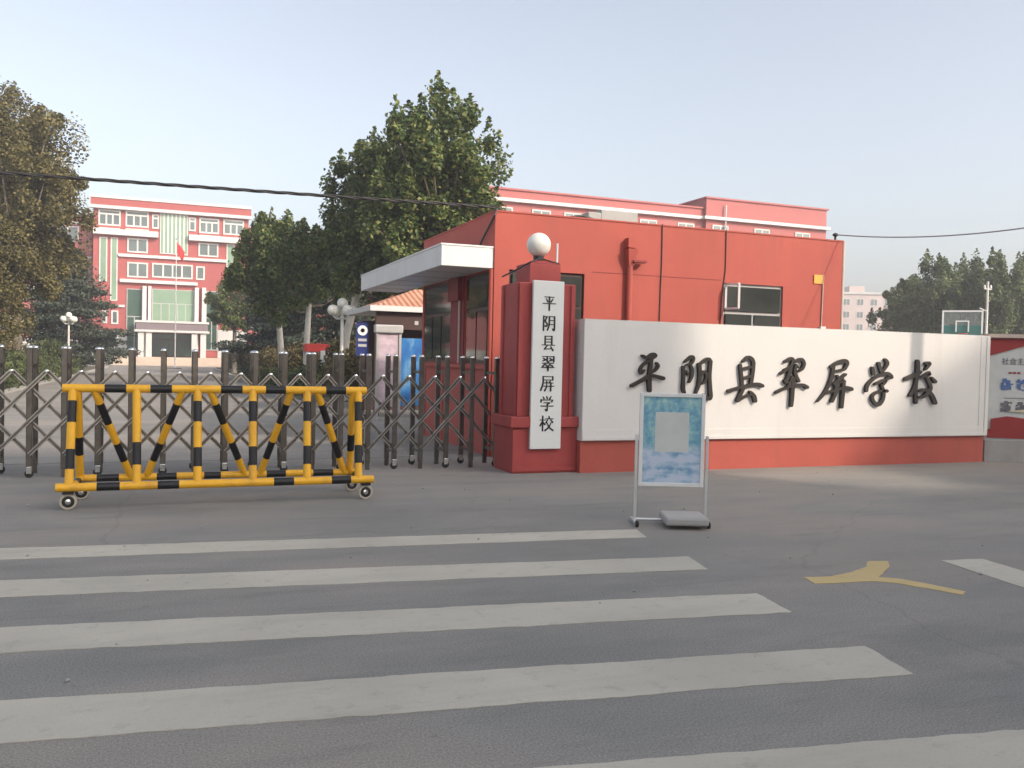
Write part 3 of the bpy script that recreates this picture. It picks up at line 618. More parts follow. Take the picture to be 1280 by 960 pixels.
for px in (90, 452): striped('cross_tube', (fx(px, YF, 606), YF, ZR), (fx(px, YF, 606)+.02, YB, ZR), [.4, .7], RT*.8)
for x, y in ((-.92, YF), (1.965, YF), (-.86, YB-.04), (1.93, YB-.04)):
    cst = MB(); cst.box(x-.05, x+.05, y-.04, y+.04, ZR-.062, ZR-.043); cst.box(x-.012, x+.012, y+.028, y+.034, .06, ZR-.06); cst.lathe((x, y-.018, .078), [(.03, 0), (.06, .002), (.06, .034), (.03, .036)], 18, 'Y')
    c = cst.build('castor', 'black', br)
    MB().lathe((x, y-.022, .078), [(.056, .006), (.058, .0), (.072, .0), (.078, .006), (.078, .038), (.072, .044), (.058, .044), (.056, .038), (.056, .006)], 22, 'Y').build('tyre', 'caster_grey', c, smooth=True)
    MB().lathe((x, y-.026, .078), [(.012, 0), (.026, .004), (.026, .046), (.012, .052)], 16, 'Y').build('hub', 'steel_bright', c, smooth=True)

# ------------------------------------------------------------------ poster stand
A = onG(793, 655); B = onG(881, 657); dirv = Vector((B[0]-A[0], B[1]-A[1], 0)); SR = math.atan2(dirv.y, dirv.x); SW = dirv.length
st = thing('poster_stand', 'portable aluminium poster stand with blue poster and weighted foot on the asphalt', 'sign stand', (A[0], A[1], 0), SR, world=False)
for x in (0, SW): MB().box(x-.014, x+.014, -.012, .012, .03, .86).build('post', 'alu', st, bevel=0.003)
PW0, PW1, PZ0, PZ1 = .022, SW-.03, .37, 1.26
fr = MB(); 
for b_ in ((PW0, PW0+.035, PZ0, PZ1), (PW1-.035, PW1, PZ0, PZ1), (PW0+.035, PW1-.035, PZ0, PZ0+.035), (PW0+.035, PW1-.035, PZ1-.035, PZ1)): fr.box(b_[0], b_[1], -.022, .02, b_[2], b_[3])
fr.build('frame', 'pvc', st, bevel=0.004)
def poster_mat():
    m, n, b = new_mat('blue_event_poster')
    tc = n.nodes.new('ShaderNodeTexCoord').outputs['Generated']
    sep = n.nodes.new('ShaderNodeSeparateXYZ'); n.links.new(tc, sep.inputs[0])
    f1 = noise(n, 7, 6, 0.7, tc, (1, 1, 1.3)); f2 = noise(n, 4, 5, 0.6, tc, (0.8, 1, 2.4))
    top = ramp(n, f1, [(0.3, (0.10, 0.24, 0.38)), (0.46, (0.16, 0.38, 0.50)), (0.58, (0.30, 0.52, 0.52)), (0.72, (0.50, 0.66, 0.66))])
    low = ramp(n, f2, [(0.34, (0.14, 0.28, 0.46)), (0.44, (0.30, 0.46, 0.60)), (0.54, (0.50, 0.58, 0.70)), (0.75, (0.55, 0.60, 0.72))])
    k = ramp(n, sep.outputs['Z'], [(0.36, (0, 0, 0)), (0.46, (1, 1, 1))])
    n.links.new(mix(n, k, low, top), b.inputs['Base Color']); b.inputs['Roughness'].default_value = 0.3; return m
MB().box(PW0+.036, PW1-.036, -.008, .012, PZ0+.036, PZ1-.036).build('poster', poster_mat(), st)
MB().box(PW0+.15, PW1-.15, -.0095, -.0082, .70, 1.08).build('blank_square', 'poster_grey', st)
MB().tube([(0, 0, .05), (SW, 0, .05)], .014, 10).build('cross_bar', 'alu', st, smooth=True)
for x in (0, SW):
    MB().bar((x, -.16, .022), (x, .20, .022), .03, .03, (0, 0, 1)).build('foot', 'alu', st)
    MB().lathe((x-.015, -.15, .03), [(.018, 0), (.03, .004), (.03, .03), (.018, .034)], 14, 'X').build('caster_wheel', 'rubber', st, smooth=True)
wt = MB(); wt.box(SW-.42, SW-.02, -.27, .14, .038, .115); wt.build('weight_block', 'grey_plastic', st, bevel=0.02)

# ------------------------------------------------------------------ overhead cables
def sagline(a, b, sag, n=40):
    a, b = Vector(a), Vector(b); return [a.lerp(b, t)+Vector((0, 0, -sag*4*t*(1-t))) for t in np.linspace(0, 1, n)]
endp = Vector((HX0+.02, HY0-.03, HZ+.06)); lf = Vector(onY(0, 214, 13.6)); lf2 = endp+(lf-endp)*1.9
oc = thing('overhead_cable', 'thick twisted black overhead cable running to the corner of the guardhouse', 'cable', endp)
for ph in (0, math.pi*2/3, math.pi*4/3):
    pts = sagline(lf2, endp, .02, 260)
    pts = [p+Vector((0, math.cos(ph+i*.35)*.014, math.sin(ph+i*.35)*.014)) for i, p in enumerate(pts)]
    MB().tube(pts, .0135, 6).build('conductor', 'cable', oc, smooth=True)
MB().tube([endp, endp+Vector((-.05, -.03, -.12)), (HX0-.05, HY0+.5, 3.45), (HX0-.06, HY0+.62, 3.32)], .017, 8).build('drop_cable', 'cable', oc, smooth=True)
r2 = Vector(onY(1280, 286, 10.0))+Vector((0, 0, .19)); ra = Vector((11.45, HY0+.1, HZ+.14)); r3 = ra+(r2-ra)*1.5
sc_ = MB().tube(sagline(ra, r3, .20), .011, 8).build('service_wire', 'pale_wire', None, smooth=True); tag(sc_, 'thin dark wire sagging from the guardhouse roof corner out over the notice board', 'wire')

for P_, lab in ((lf2, 'concrete pole carrying the thick twisted cable beside the left of the gate'), (r3, 'concrete pole carrying the thin service wire beside the notice board')):
    up_ = thing('utility_pole', lab, 'pole', (P_.x, P_.y, 0), world=False)
    MB().tube([(0, 0, 0), (0, 0, P_.z+1.2)], [.14, .10], 12).build('shaft', 'concrete', up_, smooth=True); MB().box(-.4, .4, -.05, .05, P_.z+.08, P_.z+.18).build('cross_arm', 'steel', up_)
rngp = np.random.default_rng(4); pb = MB()
for k in range(70):
    x_, y_ = rngp.uniform(-3, 12), rngp.uniform(2.8, 10.5); r_ = rngp.uniform(.004, .014); pb.lathe((x_, y_, 0.004), [(r_*.7, -.003), (r_, r_*.4), (r_*.5, r_*.9)], 5)
tag(pb.build('road_grit', 'concrete'), 'scattered small stones and grit lying on the asphalt', 'grit', kind='stuff')
# ------------------------------------------------------------------ foliage
def leaves_mesh(name, C_, N_, size, mat, parent, rng, flat=0.0):
    n = len(C_)
    nr = N_+rng.normal(0, .75, (n, 3)); nr[:, 2] += flat; nr /= np.linalg.norm(nr, axis=1)[:, None]
    t = np.cross(nr, rng.normal(0, 1, (n, 3))); t /= np.linalg.norm(t, axis=1)[:, None]; q = np.cross(nr, t)
    s = size*rng.uniform(.6, 1.25, n)[:, None]
    V = np.empty((n, 4, 3)); V[:, 0] = C_-t*s*.5; V[:, 1] = C_+q*s*.36+nr*s*.08; V[:, 2] = C_+t*s*.5; V[:, 3] = C_-q*s*.36+nr*s*.08
    me = bpy.data.meshes.new(name); me.vertices.add(4*n); me.vertices.foreach_set('co', V.ravel())
    me.loops.add(4*n); me.loops.foreach_set('vertex_index', np.arange(4*n, dtype=np.int32))
    me.polygons.add(n); me.polygons.foreach_set('loop_start', np.arange(0, 4*n, 4, dtype=np.int32)); me.polygons.foreach_set('loop_total', np.full(n, 4, dtype=np.int32))
    me.update(calc_edges=True); me.validate(); me.materials.append(M[mat])
    o = bpy.data.objects.new(name, me); COL.objects.link(o); o.parent = parent; return o
def blob(rng, c, r, n):                            # leaf centres in an ellipsoid, thicker towards its skin
    d = rng.normal(0, 1, (n, 3)); d /= np.linalg.norm(d, axis=1)[:, None]
    k = rng.uniform(0, 1, n)**.45; return np.array(c)+d*np.array(r)*k[:, None], d
def tree(name, label, base, h, cz, rad, style='plane', nleaf=12000, leaf=.19, mat='leaf_plane', seed=1, off=(0, 0), trunk_r=.15, trunk_mat='bark', group=None, nplume=46, cat='tree', shoot=1.0):
    rng = np.random.default_rng(seed); t = thing(name, label, cat, base, group=group, world=False)
    rx, ry, rz = rad; cc = np.array([off[0], off[1], cz]); tops = []
    C_, N_ = [], []
    leaf *= .76; nleaf = int(nleaf*1.6)
    if style != 'cedar': nplume = int(nplume*1.7)
    per = nleaf//nplume
    for k in range(nplume):
        d = rng.normal(0, 1, 3); d /= np.linalg.norm(d); kk = rng.uniform(.12, 1.0)**.55*.97
        if style == 'cedar':
            f = (k+.5)/nplume; zz = cz-rz+2*rz*f; rr = (1-f)**.8*rx*rng.uniform(.35, 1.0); a = rng.uniform(0, 6.28)
            c = np.array([off[0]+rr*math.cos(a), off[1]+rr*math.sin(a), zz]); r = (rx*.42*(1.15-f), ry*.42*(1.15-f), rz*.07)
        elif style == 'willow':
            c = cc+d*np.array([rx, ry, rz])*kk; q0 = rng.uniform(.55, 1.4); r = (rx*.16*q0, ry*.16*q0, rz*.14*q0*rng.uniform(.8, 1.5))
        else:
            c = cc+d*np.array([rx, ry, rz])*kk; q0 = rng.uniform(.55, 1.4); r = (rx*.155*q0, ry*.155*q0, rz*.15*q0*rng.uniform(.8, 1.3))
        p, n = blob(rng, c, r, per); C_.append(p); N_.append(n*.6+np.array([0, 0, .35])); tops.append(c)
        if style == 'plane' and c[2] > cz-.1*rz and rng.uniform() < .6*shoot:   # upright shoots break the outline
            hh = rz*rng.uniform(.12, .30); m_ = per//5; u = rng.uniform(0, 1, m_)
            p = np.stack([c[0]+rng.normal(0, .22, m_)*(1.05-u)*rx*.35, c[1]+rng.normal(0, .22, m_)*(1.05-u)*rx*.35, c[2]+r[2]*.5+u*hh], 1); C_.append(p); N_.append(rng.normal(0, .6, (m_, 3)))
    p, n = blob(rng, cc, (rx*.68, ry*.68, rz*.72), nleaf//7); C_.append(p); N_.append(n*.4)
    cr_ = leaves_mesh('crown', np.concatenate(C_), np.concatenate(N_), leaf, mat, t, rng, 0.3); cr_['kind'] = 'stuff'
    tb = MB(); zt = cz-.2*rz
    tb.tube([(0, 0, -.05), (.02, 0, .5), (off[0]*.12, off[1]*.1, zt*.4), (off[0]*.45, off[1]*.45, zt*.75), (off[0]*.9, off[1]*.9, zt), (off[0], off[1], cz+.5*rz)],
            [trunk_r*1.35, trunk_r*1.08, trunk_r*.95, trunk_r*.8, trunk_r*.6, trunk_r*.2], 10)
    tk_ = tb.build('trunk', trunk_mat, t, smooth=True)
    lb = MB()
    for c in tops[::2]:
        z0 = min(zt*rng.uniform(.72, 1.05), c[2]-.2); f = max(.3, min(1, z0/zt)); a = np.array([off[0]*.85*f, off[1]*.85*f, z0]); m_ = (a+c)/2+np.array([0, 0, -.08*rz])
        lb.tube([a, m_, c], [trunk_r*.38, trunk_r*.24, trunk_r*.08], 6)
    lb.build('limb', 'bark', t, smooth=True)
    return t
def shrub(name, label, base, r, mat='leaf_hedge', n=1600, leaf=.09, seed=1, group=None, cat='shrub', box=None):
    rng = np.random.default_rng(seed); t = thing(name, label, cat, base, group=group, world=False)
    if box is None:
        C_, N_ = [], []
        for k in range(9):
            c = np.array([rng.uniform(-.45, .45)*r[0], rng.uniform(-.45, .45)*r[1], r[2]*rng.uniform(.6, 1.25)])
            p, q_ = blob(rng, c, (r[0]*.6, r[1]*.6, r[2]*.6), n//9); C_.append(p); N_.append(q_)
        C_ = np.concatenate(C_); N_ = np.concatenate(N_); C_[:, 2] = np.abs(C_[:, 2])+.06
    else:
        C_ = np.stack([rng.uniform(-box[0]/2, box[0]/2, n), rng.uniform(-box[1]/2, box[1]/2, n), .06+box[2]*rng.uniform(0, 1, n)**.6+rng.normal(0, .03, n)], 1); N_ = rng.normal(0, .5, (n, 3)); N_[:, 2] += .5
    o = leaves_mesh('foliage', C_, N_, leaf, mat, t, rng); o['kind'] = 'stuff'
    st_ = MB()
    for k in range(5):
        a = rng.uniform(0, 6.28); e = (r[0] if box is None else min(box[:2])*.5)*.4
        st_.tube([(0, 0, 0), (math.cos(a)*e*.5, math.sin(a)*e*.5, (r[2] if box is None else box[2])*.5), (math.cos(a)*e, math.sin(a)*e, (r[2]*1.1 if box is None else box[2]*.9))], [.03, .02, .008], 6)
    st_.build('stem', 'bark', t); return t

PG = 'plane trees along the right of the campus drive'
BZ = .10
tree('plane_tree', 'tall leafy plane tree rising above the guardhouse canopy', (5.35, 30.0, BZ), 10.5, 6.1, (2.5, 2.3, 3.1), seed=3, off=(1.5, 0), trunk_r=.15, trunk_mat='bark_white', group=PG, nleaf=30000, nplume=80)
tree('plane_tree', 'tall plane tree growing directly behind the red guardhouse', (8.35, 26.5, 0), 10, 6.4, (2.5, 2.2, 3.4), seed=8, off=(-.75, 0), trunk_r=.17, group=PG, nleaf=27000, nplume=76)
tree('plane_tree', 'plane tree with pale limewashed straight trunk behind brown shrubs', (4.85, 34.8, BZ), 8, 5.0, (1.8, 1.8, 2.0), seed=12, off=(.2, 0), trunk_r=.13, trunk_mat='bark_white', group=PG, nleaf=20000, nplume=60)
tree('plane_tree', 'plane tree with leaning limewashed trunk and pointed leafy crown', (4.35, 38.4, BZ), 8.2, 5.0, (2.0, 1.9, 2.3), seed=15, off=(-.45, 0), trunk_r=.14, trunk_mat='bark_white', group=PG, nleaf=22000, nplume=62)
tree('small_tree', 'small round tree with thin trunk before the main school building', (4.15, 66.0, BZ), 6.6, 4.9, (2.2, 2.3, 2.1), seed=21, trunk_r=.16, nleaf=14000, nplume=50, leaf=.2, shoot=.3)
tree('cedar_tree', 'dark blue green cedar standing between the plane trees', (5.6, 50.0, BZ), 7.5, 4.2, (3.0, 2.8, 3.4), 'cedar', 20000, .22, 'leaf_cedar', 31, trunk_r=.14, nplume=60)
tree('cedar_tree', 'darker cedar filling the gap behind the near globe lamp', (8.0, 45.0, BZ), 8, 4.2, (3.0, 2.8, 3.6), 'cedar', 18000, .22, 'leaf_cedar', 35, trunk_r=.15, nplume=60)
tree('cedar_tree', 'dark cedar with spreading boughs in the left planting bed', (-5.9, 58.0, BZ), 7.5, 4.3, (3.6, 3.4, 3.7), 'cedar', 24000, .22, 'leaf_cedar', 33, trunk_r=.16, nplume=64)
tree('olive_tree', 'tall olive brown tree with full crown at the left of the drive', (-6.4, 44.0, BZ), 14, 7.6, (3.3, 3.4, 4.7), 'willow', 46000, .19, 'leaf_olive', 41, off=(-.1, 0), trunk_r=.2, nplume=110)
tree('olive_tree', 'taller olive brown tree further into the left planting bed', (-8.9, 48.0, BZ), 15, 9.0, (3.6, 3.2, 6.0), 'willow', 36000, .2, 'leaf_olive', 43, trunk_r=.2, nplume=90)
tree('olive_tree', 'low brownish tree under the tall olive brown ones', (-7.3, 40.0, BZ), 7, 3.9, (2.6, 2.3, 2.7), 'willow', 24000, .16, 'leaf_olive', 47, trunk_r=.14, nplume=70)

# ------------------------------------------------------------------ street furniture inside the campus
def globe_post(label, loc, h, seed, group='globe lamps along the campus drive'):
    t = thing('street_lamp', label, 'street lamp', loc, R(20)*seed, group=group, world=False)
    MB().lathe((0, 0, 0), [(.16, 0), (.16, .08), (.10, .14), (.075, .5), (.06, .9), (.05, h-.35), (.07, h-.33), (.07, h-.28), (.04, h-.25), (.04, h)], 14).build('post', 'facade_white', t, smooth=True)
    for k in range(4):
        a = k*math.pi/2; e = (math.cos(a)*.34, math.sin(a)*.34)
        arm = MB().tube([(0, 0, h-.30), (e[0]*.6, e[1]*.6, h-.36), (e[0], e[1], h-.25)], .022, 8).build('arm', 'facade_white', t, smooth=True)
        MB().sphere((e[0], e[1], h-.08), .17, 18, 10).build('globe', 'opal', arm, smooth=True)
    MB().sphere((0, 0, h+.15), .17, 18, 10).build('globe', 'opal', t, smooth=True)
    return t
globe_post('white globe cluster lamp in front of the pale plane tree trunk', (5.02, 28.0, BZ), 2.95, 1)
globe_post('white globe cluster lamp beside the dark cedar in the left bed', (-5.45, 55.0, BZ), 3.2, 2)
globe_post('white globe cluster lamp among the brown shrubs beyond the plane trees', (4.9, 56.0, BZ), 3.1, 3)
rnd = random.Random(11)
for k, (x, y, r, mt_, lab) in enumerate([
    (4.7, 40.5, (1.0, .9, .85), 'leaf_brown', 'brown rounded shrub under the limewashed plane tree trunks'), (5.6, 44.0, (1.1, 1.0, .95), 'leaf_brown', 'larger brown shrub behind the limewashed trunks'),
    (4.55, 49.0, (.9, .9, .9), 'leaf_brown', 'brown shrub beside the far globe lamp'), (4.6, 31.0, (.6, .9, .62), 'leaf_hedge', 'low green shrub at the foot of the near globe lamp'),
    (4.9, 27.2, (.6, .7, .75), 'leaf_brown', 'reddish brown shrub before the blue round sign'), (-6.6, 33.0, (1.1, 1.3, .62), 'leaf_hedge', 'low green shrub at the front of the left bed'),
    (-5.95, 40.0, (.65, 1.2, .60), 'leaf_hedge', 'green shrub along the left drive kerb'), (-6.2, 48.0, (.85, 1.4, .75), 'leaf_hedge', 'green shrub beneath the tall olive tree'), (-7.6, 37.0, (1.2, 1.2, .95), 'leaf_brown', 'dark brown shrub behind the left bed hedge'),
    (-6.0, 66.0, (.8, 1.5, .9), 'leaf_hedge', 'green shrub near the far end of the left bed'), (4.4, 72.0, (.6, 1.4, .75), 'leaf_hedge', 'green shrub near the far end of the right bed'), (6.7, 36.0, (1.2, 1.2, 1.0), 'leaf_brown', 'tall brown shrub behind the near globe lamp'),
    (5.3, 38.2, (1.0, .8, .95), 'leaf_brown', 'brown shrub between the two limewashed trunks'), (4.2, 53.5, (.9, 1.0, .9), 'leaf_brown', 'brown shrub at the foot of the far globe lamp'), (6.1, 47.5, (1.2, 1.0, 1.1), 'leaf_brown', 'tall brown shrub in front of the right cedar'),
    (5.75, 30.5, (.8, .7, 1.0), 'leaf_brown', 'twiggy brown bush at the foot of the tallest plane tree'), (-7.2, 43.5, (1.3, 1.2, 1.1), 'leaf_brown', 'brown bush at the trunk of the tall olive tree'), (-6.3, 53.0, (.9, 1.0, .95), 'leaf_hedge', 'green bush at the foot of the left globe lamp')]):
    shrub('garden_shrub', lab, (x, y, BZ), tuple(1.2*q_ for q_ in r), mt_, 5000, .12, 60+k, 'shrubs in the planting beds')
shrub('clipped_hedge', 'long low clipped hedge along the right drive kerb', (4.35, 45.0, BZ), None, 'leaf_hedge', 16000, .12, 90, 'clipped hedges along the drive', 'hedge', (1.1, 26, .75))
shrub('clipped_hedge', 'long low clipped hedge along the left drive kerb', (-5.75, 42.0, BZ), None, 'leaf_hedge', 26000, .12, 91, 'clipped hedges along the drive', 'hedge', (1.6, 34, .85))

# kiosk with tiled roof and display boards
ks = thing('tiled_kiosk', 'small kiosk with red tiled hip roof and white eaves behind the guardhouse', 'kiosk', (7.6, 26.0, 0))
KX0, KX1, KY0, KY1 = 4.85, 9.5, 22.2, 25.2
MB().box(KX0+.2, KX1-.2, KY1-.3, KY1-.1, 0, 2.55).build('rear_wall', 'frame_dark', ks)
MB().box(KX0-.2, KX1+.2, KY0-.2, KY1+.1, 2.70, 2.84).build('eaves', 'facade_white', ks)
MB().box(KX0, KX1, KY0-.02, KY0+.10, 2.25, 2.695).build('fascia_beam', 'frame_dark', ks)
MB().box(KX0+1.0, KX0+1.1, KY0-.035, KY0-.022, 2.38, 2.48).build('fascia_mark', 'frame_grey', ks)
MB().add([(KX0-.1,KY0-.1,2.842),(KX1+.1,KY0-.1,2.842),(KX1+.1,KY1,2.842),(KX0-.1,KY1,2.842),(KX0+1.4,(KY0+KY1)/2,3.42),(KX1-1.4,(KY0+KY1)/2,3.42)],
         [(0,1,5,4),(1,2,5),(2,3,4,5),(3,0,4),(3,2,1,0)]).build('roof', 'tile', ks)
for x in (KX0+.05, KX0+1.9, KX1-.1): MB().box(x-.06, x+.06, KY0, KY0+.12, 0, 2.25).build('post', 'frame_dark', ks)
db = thing('display_board', 'blue printed display board standing under the kiosk eaves', 'display board', (6.6, 21.8, 0))
def blue_poster():
    m, n, b = new_mat('sky_blue_print'); tc = n.nodes.new('ShaderNodeTexCoord').outputs['Generated']
    f1 = noise(n, 2.5, 5, .6, tc, (1, 1, .8)); n.links.new(ramp(n, f1, [(0.3, (0.015, 0.07, 0.30)), (0.5, (0.03, 0.17, 0.42)), (0.68, (0.24, 0.42, 0.55))]), b.inputs['Base Color']); b.inputs['Roughness'].default_value = .35; return m
MB().box(5.38, 6.6, 21.78, 21.82, .3, 2.02).build('panel', blue_poster(), db)
for x in (5.36, 6.62): MB().box(x-.03, x+.03, 21.75, 21.85, 0, 2.26).build('post', 'frame_grey', db)
d2 = thing('display_board', 'pale lilac printed display board next to the blue board', 'display board', (5.2, 20.6, 0))
MB().box(4.56, 5.06, 20.58, 20.62, .35, 2.1).build('panel', 'lilac', d2)
MB().box(4.46, 5.14, 20.5, 20.72, 2.1, 2.3).build('hood', 'frame_grey', d2, bevel=.03)
for x in (4.54, 5.08): MB().box(x-.03, x+.03, 20.55, 20.65, 0, 2.1).build('post', 'frame_grey', d2)
bs = thing('round_symbol_sign', 'dark blue panel sign with white ring symbol on a post by the lamp', 'sign', (4.55, 22.5, 0))
MB().tube([(4.55, 22.5, 0), (4.55, 22.5, 2.35)], .03, 8).build('post', 'frame_grey', bs, smooth=True)
MB().box(4.39, 4.71, 22.44, 22.465, 1.55, 2.42).build('panel', 'blue', bs)
MB().lathe((4.55, 22.425, 2.20), [(.055, 0), (.13, 0), (.13, .012), (.055, .012), (.055, 0)], 20, 'Y').build('ring', 'white', bs)
for z in (1.92, 1.78): MB().box(4.44, 4.66, 22.432, 22.438, z, z+.07).build('text_line', 'frame_grey', bs)
rt = thing('red_stall', 'small stall with red tarpaulin top behind the shrubs', 'stall', (5.0, 33.0, BZ), world=False)
MB().box(-.45, .45, -.3, .3, 1.55, 1.85).build('awning', 'red_tarp', rt, bevel=.03)
for x, y in ((-.4, -.25), (.4, -.25), (-.4, .25), (.4, .25)): MB().box(x-.02, x+.02, y-.02, y+.02, 0, 1.55).build('leg', 'frame_grey', rt)
wp = thing('white_panel_sign', 'small white upright panel beside the red stall', 'sign', (5.15, 31.8, BZ), world=False)
MB().box(-.2, .2, -.02, .02, .5, 1.6).build('panel', 'white', wp)
for x in (-.17, .17): MB().box(x-.02, x+.02, -.015, .015, 0, .5).build('leg', 'frame_grey', wp)
tn = thing('garden_pavilion', 'small pavilion with pale hipped roof behind the left shrubs', 'pavilion', (-9.6, 74.0, BZ), world=False)
MB().add([(-1.6,-1.6,2.6),(1.6,-1.6,2.6),(1.6,1.6,2.6),(-1.6,1.6,2.6),(0,0,3.5)], [(0,1,4),(1,2,4),(2,3,4),(3,0,4),(3,2,1,0)]).build('roof', 'facade_white', tn)
for x, y in ((-1.3,-1.3),(1.3,-1.3),(1.3,1.3),(-1.3,1.3)): MB().box(x-.09, x+.09, y-.09, y+.09, 0, 2.6).build('post', 'facade_white', tn)

# ------------------------------------------------------------------ main school building
MY = 105.0
mb_ = thing('main_school_building', 'five storey red and white school building with green glass centre', 'building', (0, MY, 0))
X0, X1 = -8.11, 7.95; ZT_ = 18.05
MB().box(X0, X1, MY, MY+14, 0, ZT_-.9).build('wall', 'brick_red', mb_)
MB().box(X0-.25, X1+.25, MY-.5, MY+14.2, ZT_-.9, ZT_-.15).build('parapet', 'brick_red', mb_)
for z0, z1, p in ((ZT_-.15, ZT_+.15, .6), (ZT_-1.25, ZT_-.92, .6)): MB().box(X0-.3, X1+.3, MY-p, MY-.002 if z1 < ZT_ else MY+14.3, z0, z1).build('cornice', 'facade_white', mb_)
def R5(x0, y0, x1, y1): return rect(x0, y0, x1, y1, MY)
def mwin(px, nx=2, tr=False, fm='facade_white', gm='glass_pale', fw=.16):
    a, b, z0, z1 = R5(*px); window(mb_, 'Y', a, b, z0, z1, MY-.06, nx, (z0+(z1-z0)*.72) if tr else None, fm, gm, fw, .05)
for px, nx in (((123,262,151,282), 3), ((157,264,186,284), 3), ((190,268,199,286), 1), ((236,272,245,289), 1), ((249,273,274,292), 3), ((279,275,305,294), 3)): mwin(px, nx, True)
for px in ((117,288,198,295), (236,296,300,303)):
    a, b, z0, z1 = R5(*px); MB().box(a, b, MY-.7, MY-.002, z0, z1).build('balcony_band', 'facade_white', mb_)
for px in ((124,283,150,287), (157,285,186,288), (249,293,274,296)):
    a, b, z0, z1 = R5(*px); MB().box(a, b, MY-.35, MY-.002, z0, z1).build('sill_band', 'facade_white', mb_)
for px in ((124,282,150,286.5), (157,284,186,288), (249,292.5,274,296), (279,294,305,298)):
    a, b, z0, z1 = R5(*px); MB().box(a, b, MY-.36, MY-.352, z0+.12, z1-.05).build('spandrel_panel', 'brick_red', mb_)
cuts = np.linspace(200, 235, 8)
for k in range(7):
    a, b, z0, z1 = R5(cuts[k], 266+k*.4, cuts[k+1], 317+k*.4); window(mb_, 'Y', a, b, z0, z1, MY-.08, 1, None, 'facade_white', 'glass_green', .09, .06, 'curtain_panel')
for px in ((124,296,134,352), (138,297,147,376), (283,305,293,338)): mwin(px, 1, False, 'facade_white', 'glass_green', .12)
for px, nx in (((159,298,185,316), 2), ((248,304,273,321), 2), ((159,328,185,347), 2), ((190,330,241,348), 4), ((245,333,256,350), 1), ((139,388,148,405), 1), ((127,388,134,404), 1)): mwin(px, nx)
for px, d in (((148,321,284,324.5), .3), ((150,351,247,355), .45), ((146,381,156,384), .2)):
    a, b, z0, z1 = R5(*px); MB().box(a, b, MY-d, MY-.002, z0, z1).build('string_course', 'facade_white', mb_)
a, b, z0, z1 = R5(116,413,158,446); MB().box(X0-.02, b, MY-.12, MY-.002, 0, z1).build('stone_base', 'facade_grey', mb_)
a, b, z0, z1 = R5(272,413,312,446); MB().box(a, X1+.02, MY-.12, MY-.002, 0, z1).build('stone_base', 'facade_grey', mb_)
a, b, z0, z1 = R5(130,418,147,432); window(mb_, 'Y', a, b, z0, z1, MY-.16, 3, None, 'facade_white', 'glass_deep', .1, .03)
for px, nx, gm in (((158,361,178,438), 2, 'glass_deep'), ((190,362,243,402), 5, 'glass_green'), ((257,364,272,438), 2, 'glass_deep')):
    a, b, z0, z1 = R5(*px); window(mb_, 'Y', a, b, z0, z1, MY-.08, nx, z0+(z1-z0)*.55, 'frame_grey', gm, .09, .06, 'curtain_panel')
for px in ((178,358,183,440), (185,358,189,440), (243,360,248,442), (252,360,257,442)):
    a, b, z0, z1 = R5(*px); MB().box(a, b, MY-.6, MY-.002, .9, z1).build('column', 'facade_white', mb_)
CY = MY-4.5
def RC(x0, y0, x1, y1): return rect(x0, y0, x1, y1, CY)
a, b, z0, z1 = RC(170,404,260,413); pc = MB().box(a, b, CY, MY-.61, z0, z1).build('porch', 'purple_band', mb_)
MB().box(a-.1, b+.1, CY-.1, MY-.62, z1, z1+.22).build('edge_band', 'facade_white', pc); MB().box(a-.15, b+.15, CY-.15, MY-.62, z0-.22, z0).build('edge_band', 'facade_white', pc)
for px in (176, 186, 243, 254):
    x = onY(px, 430, CY)[0]; MB().box(x-.28, x+.28, CY+.1, CY+.66, .9, z0-.222).build('porch_column', 'facade_white', mb_)
a, b, z0, z1 = R5(190,417,241,441); window(mb_, 'Y', a, b, .95, z1, MY-.1, 5, z1-.7, 'frame_dark', 'glass_deep', .1, .08, 'entrance_door')
ea, eb, _, _ = R5(155,430,274,440)
for k in range(6): MB().box(ea-1+.0*k, eb+1, CY-2.4+k*.36, MY-.13, .0+k*.15 if k else .006, .15+k*.15-.001).build('step', 'step_stone', mb_)
for (xa, xb, lab, sgn) in ((-44, X0-.32, 'left', -1), (X1+.32, 46, 'right', 1)):
    w_ = thing('school_wing', 'four storey pink red wing joined to the %s of the main building' % ('far drive side' if sgn < 0 else 'plane tree side'), 'building', ((xa+xb)/2, MY+3, 0), group='wings of the main school building')
    WZ = 16.2; MB().box(xa, xb, MY+2.5, MY+13, 0, WZ).build('wall', 'brick_pink', w_)
    for z in (WZ-1.0, WZ-4.7, WZ-8.3): MB().box(xa, xb, MY+2.3, MY+2.498, z, z+.3).build('string_course', 'facade_white', w_)
    MB().box(xa, xb, MY+2.25, MY+13.1, WZ, WZ+.2).build('coping', 'facade_white', w_)
    MB().box(xa, xb, MY+2.4, MY+2.498, 0, 2.6).build('stone_base', 'facade_grey', w_)
    for r_ in range(4):
        for c_ in range(5):
            x = (xb-2.4-c_*3.2) if sgn < 0 else (xa+2.4+c_*3.2); z = 3.4+r_*3.3
            window(w_, 'Y', x-1.1, x+1.1, z, z+1.7, MY+2.46, 2, None, 'facade_white', 'glass_pale', .12, .02)
fl = thing('flag', 'red flag hanging limp from a tall pole before the main building', 'flag', (.25, 94.0, 0), world=False)
MB().tube([(0, 0, 0), (0, 0, 12.7)], [.07, .04], 8).build('pole', 'alu', fl, smooth=True)
MB().sphere((0, 0, 12.75), .09, 10, 8).build('finial', 'steel_bright', fl)
fv, ff = [], []; nu, nv = 10, 8
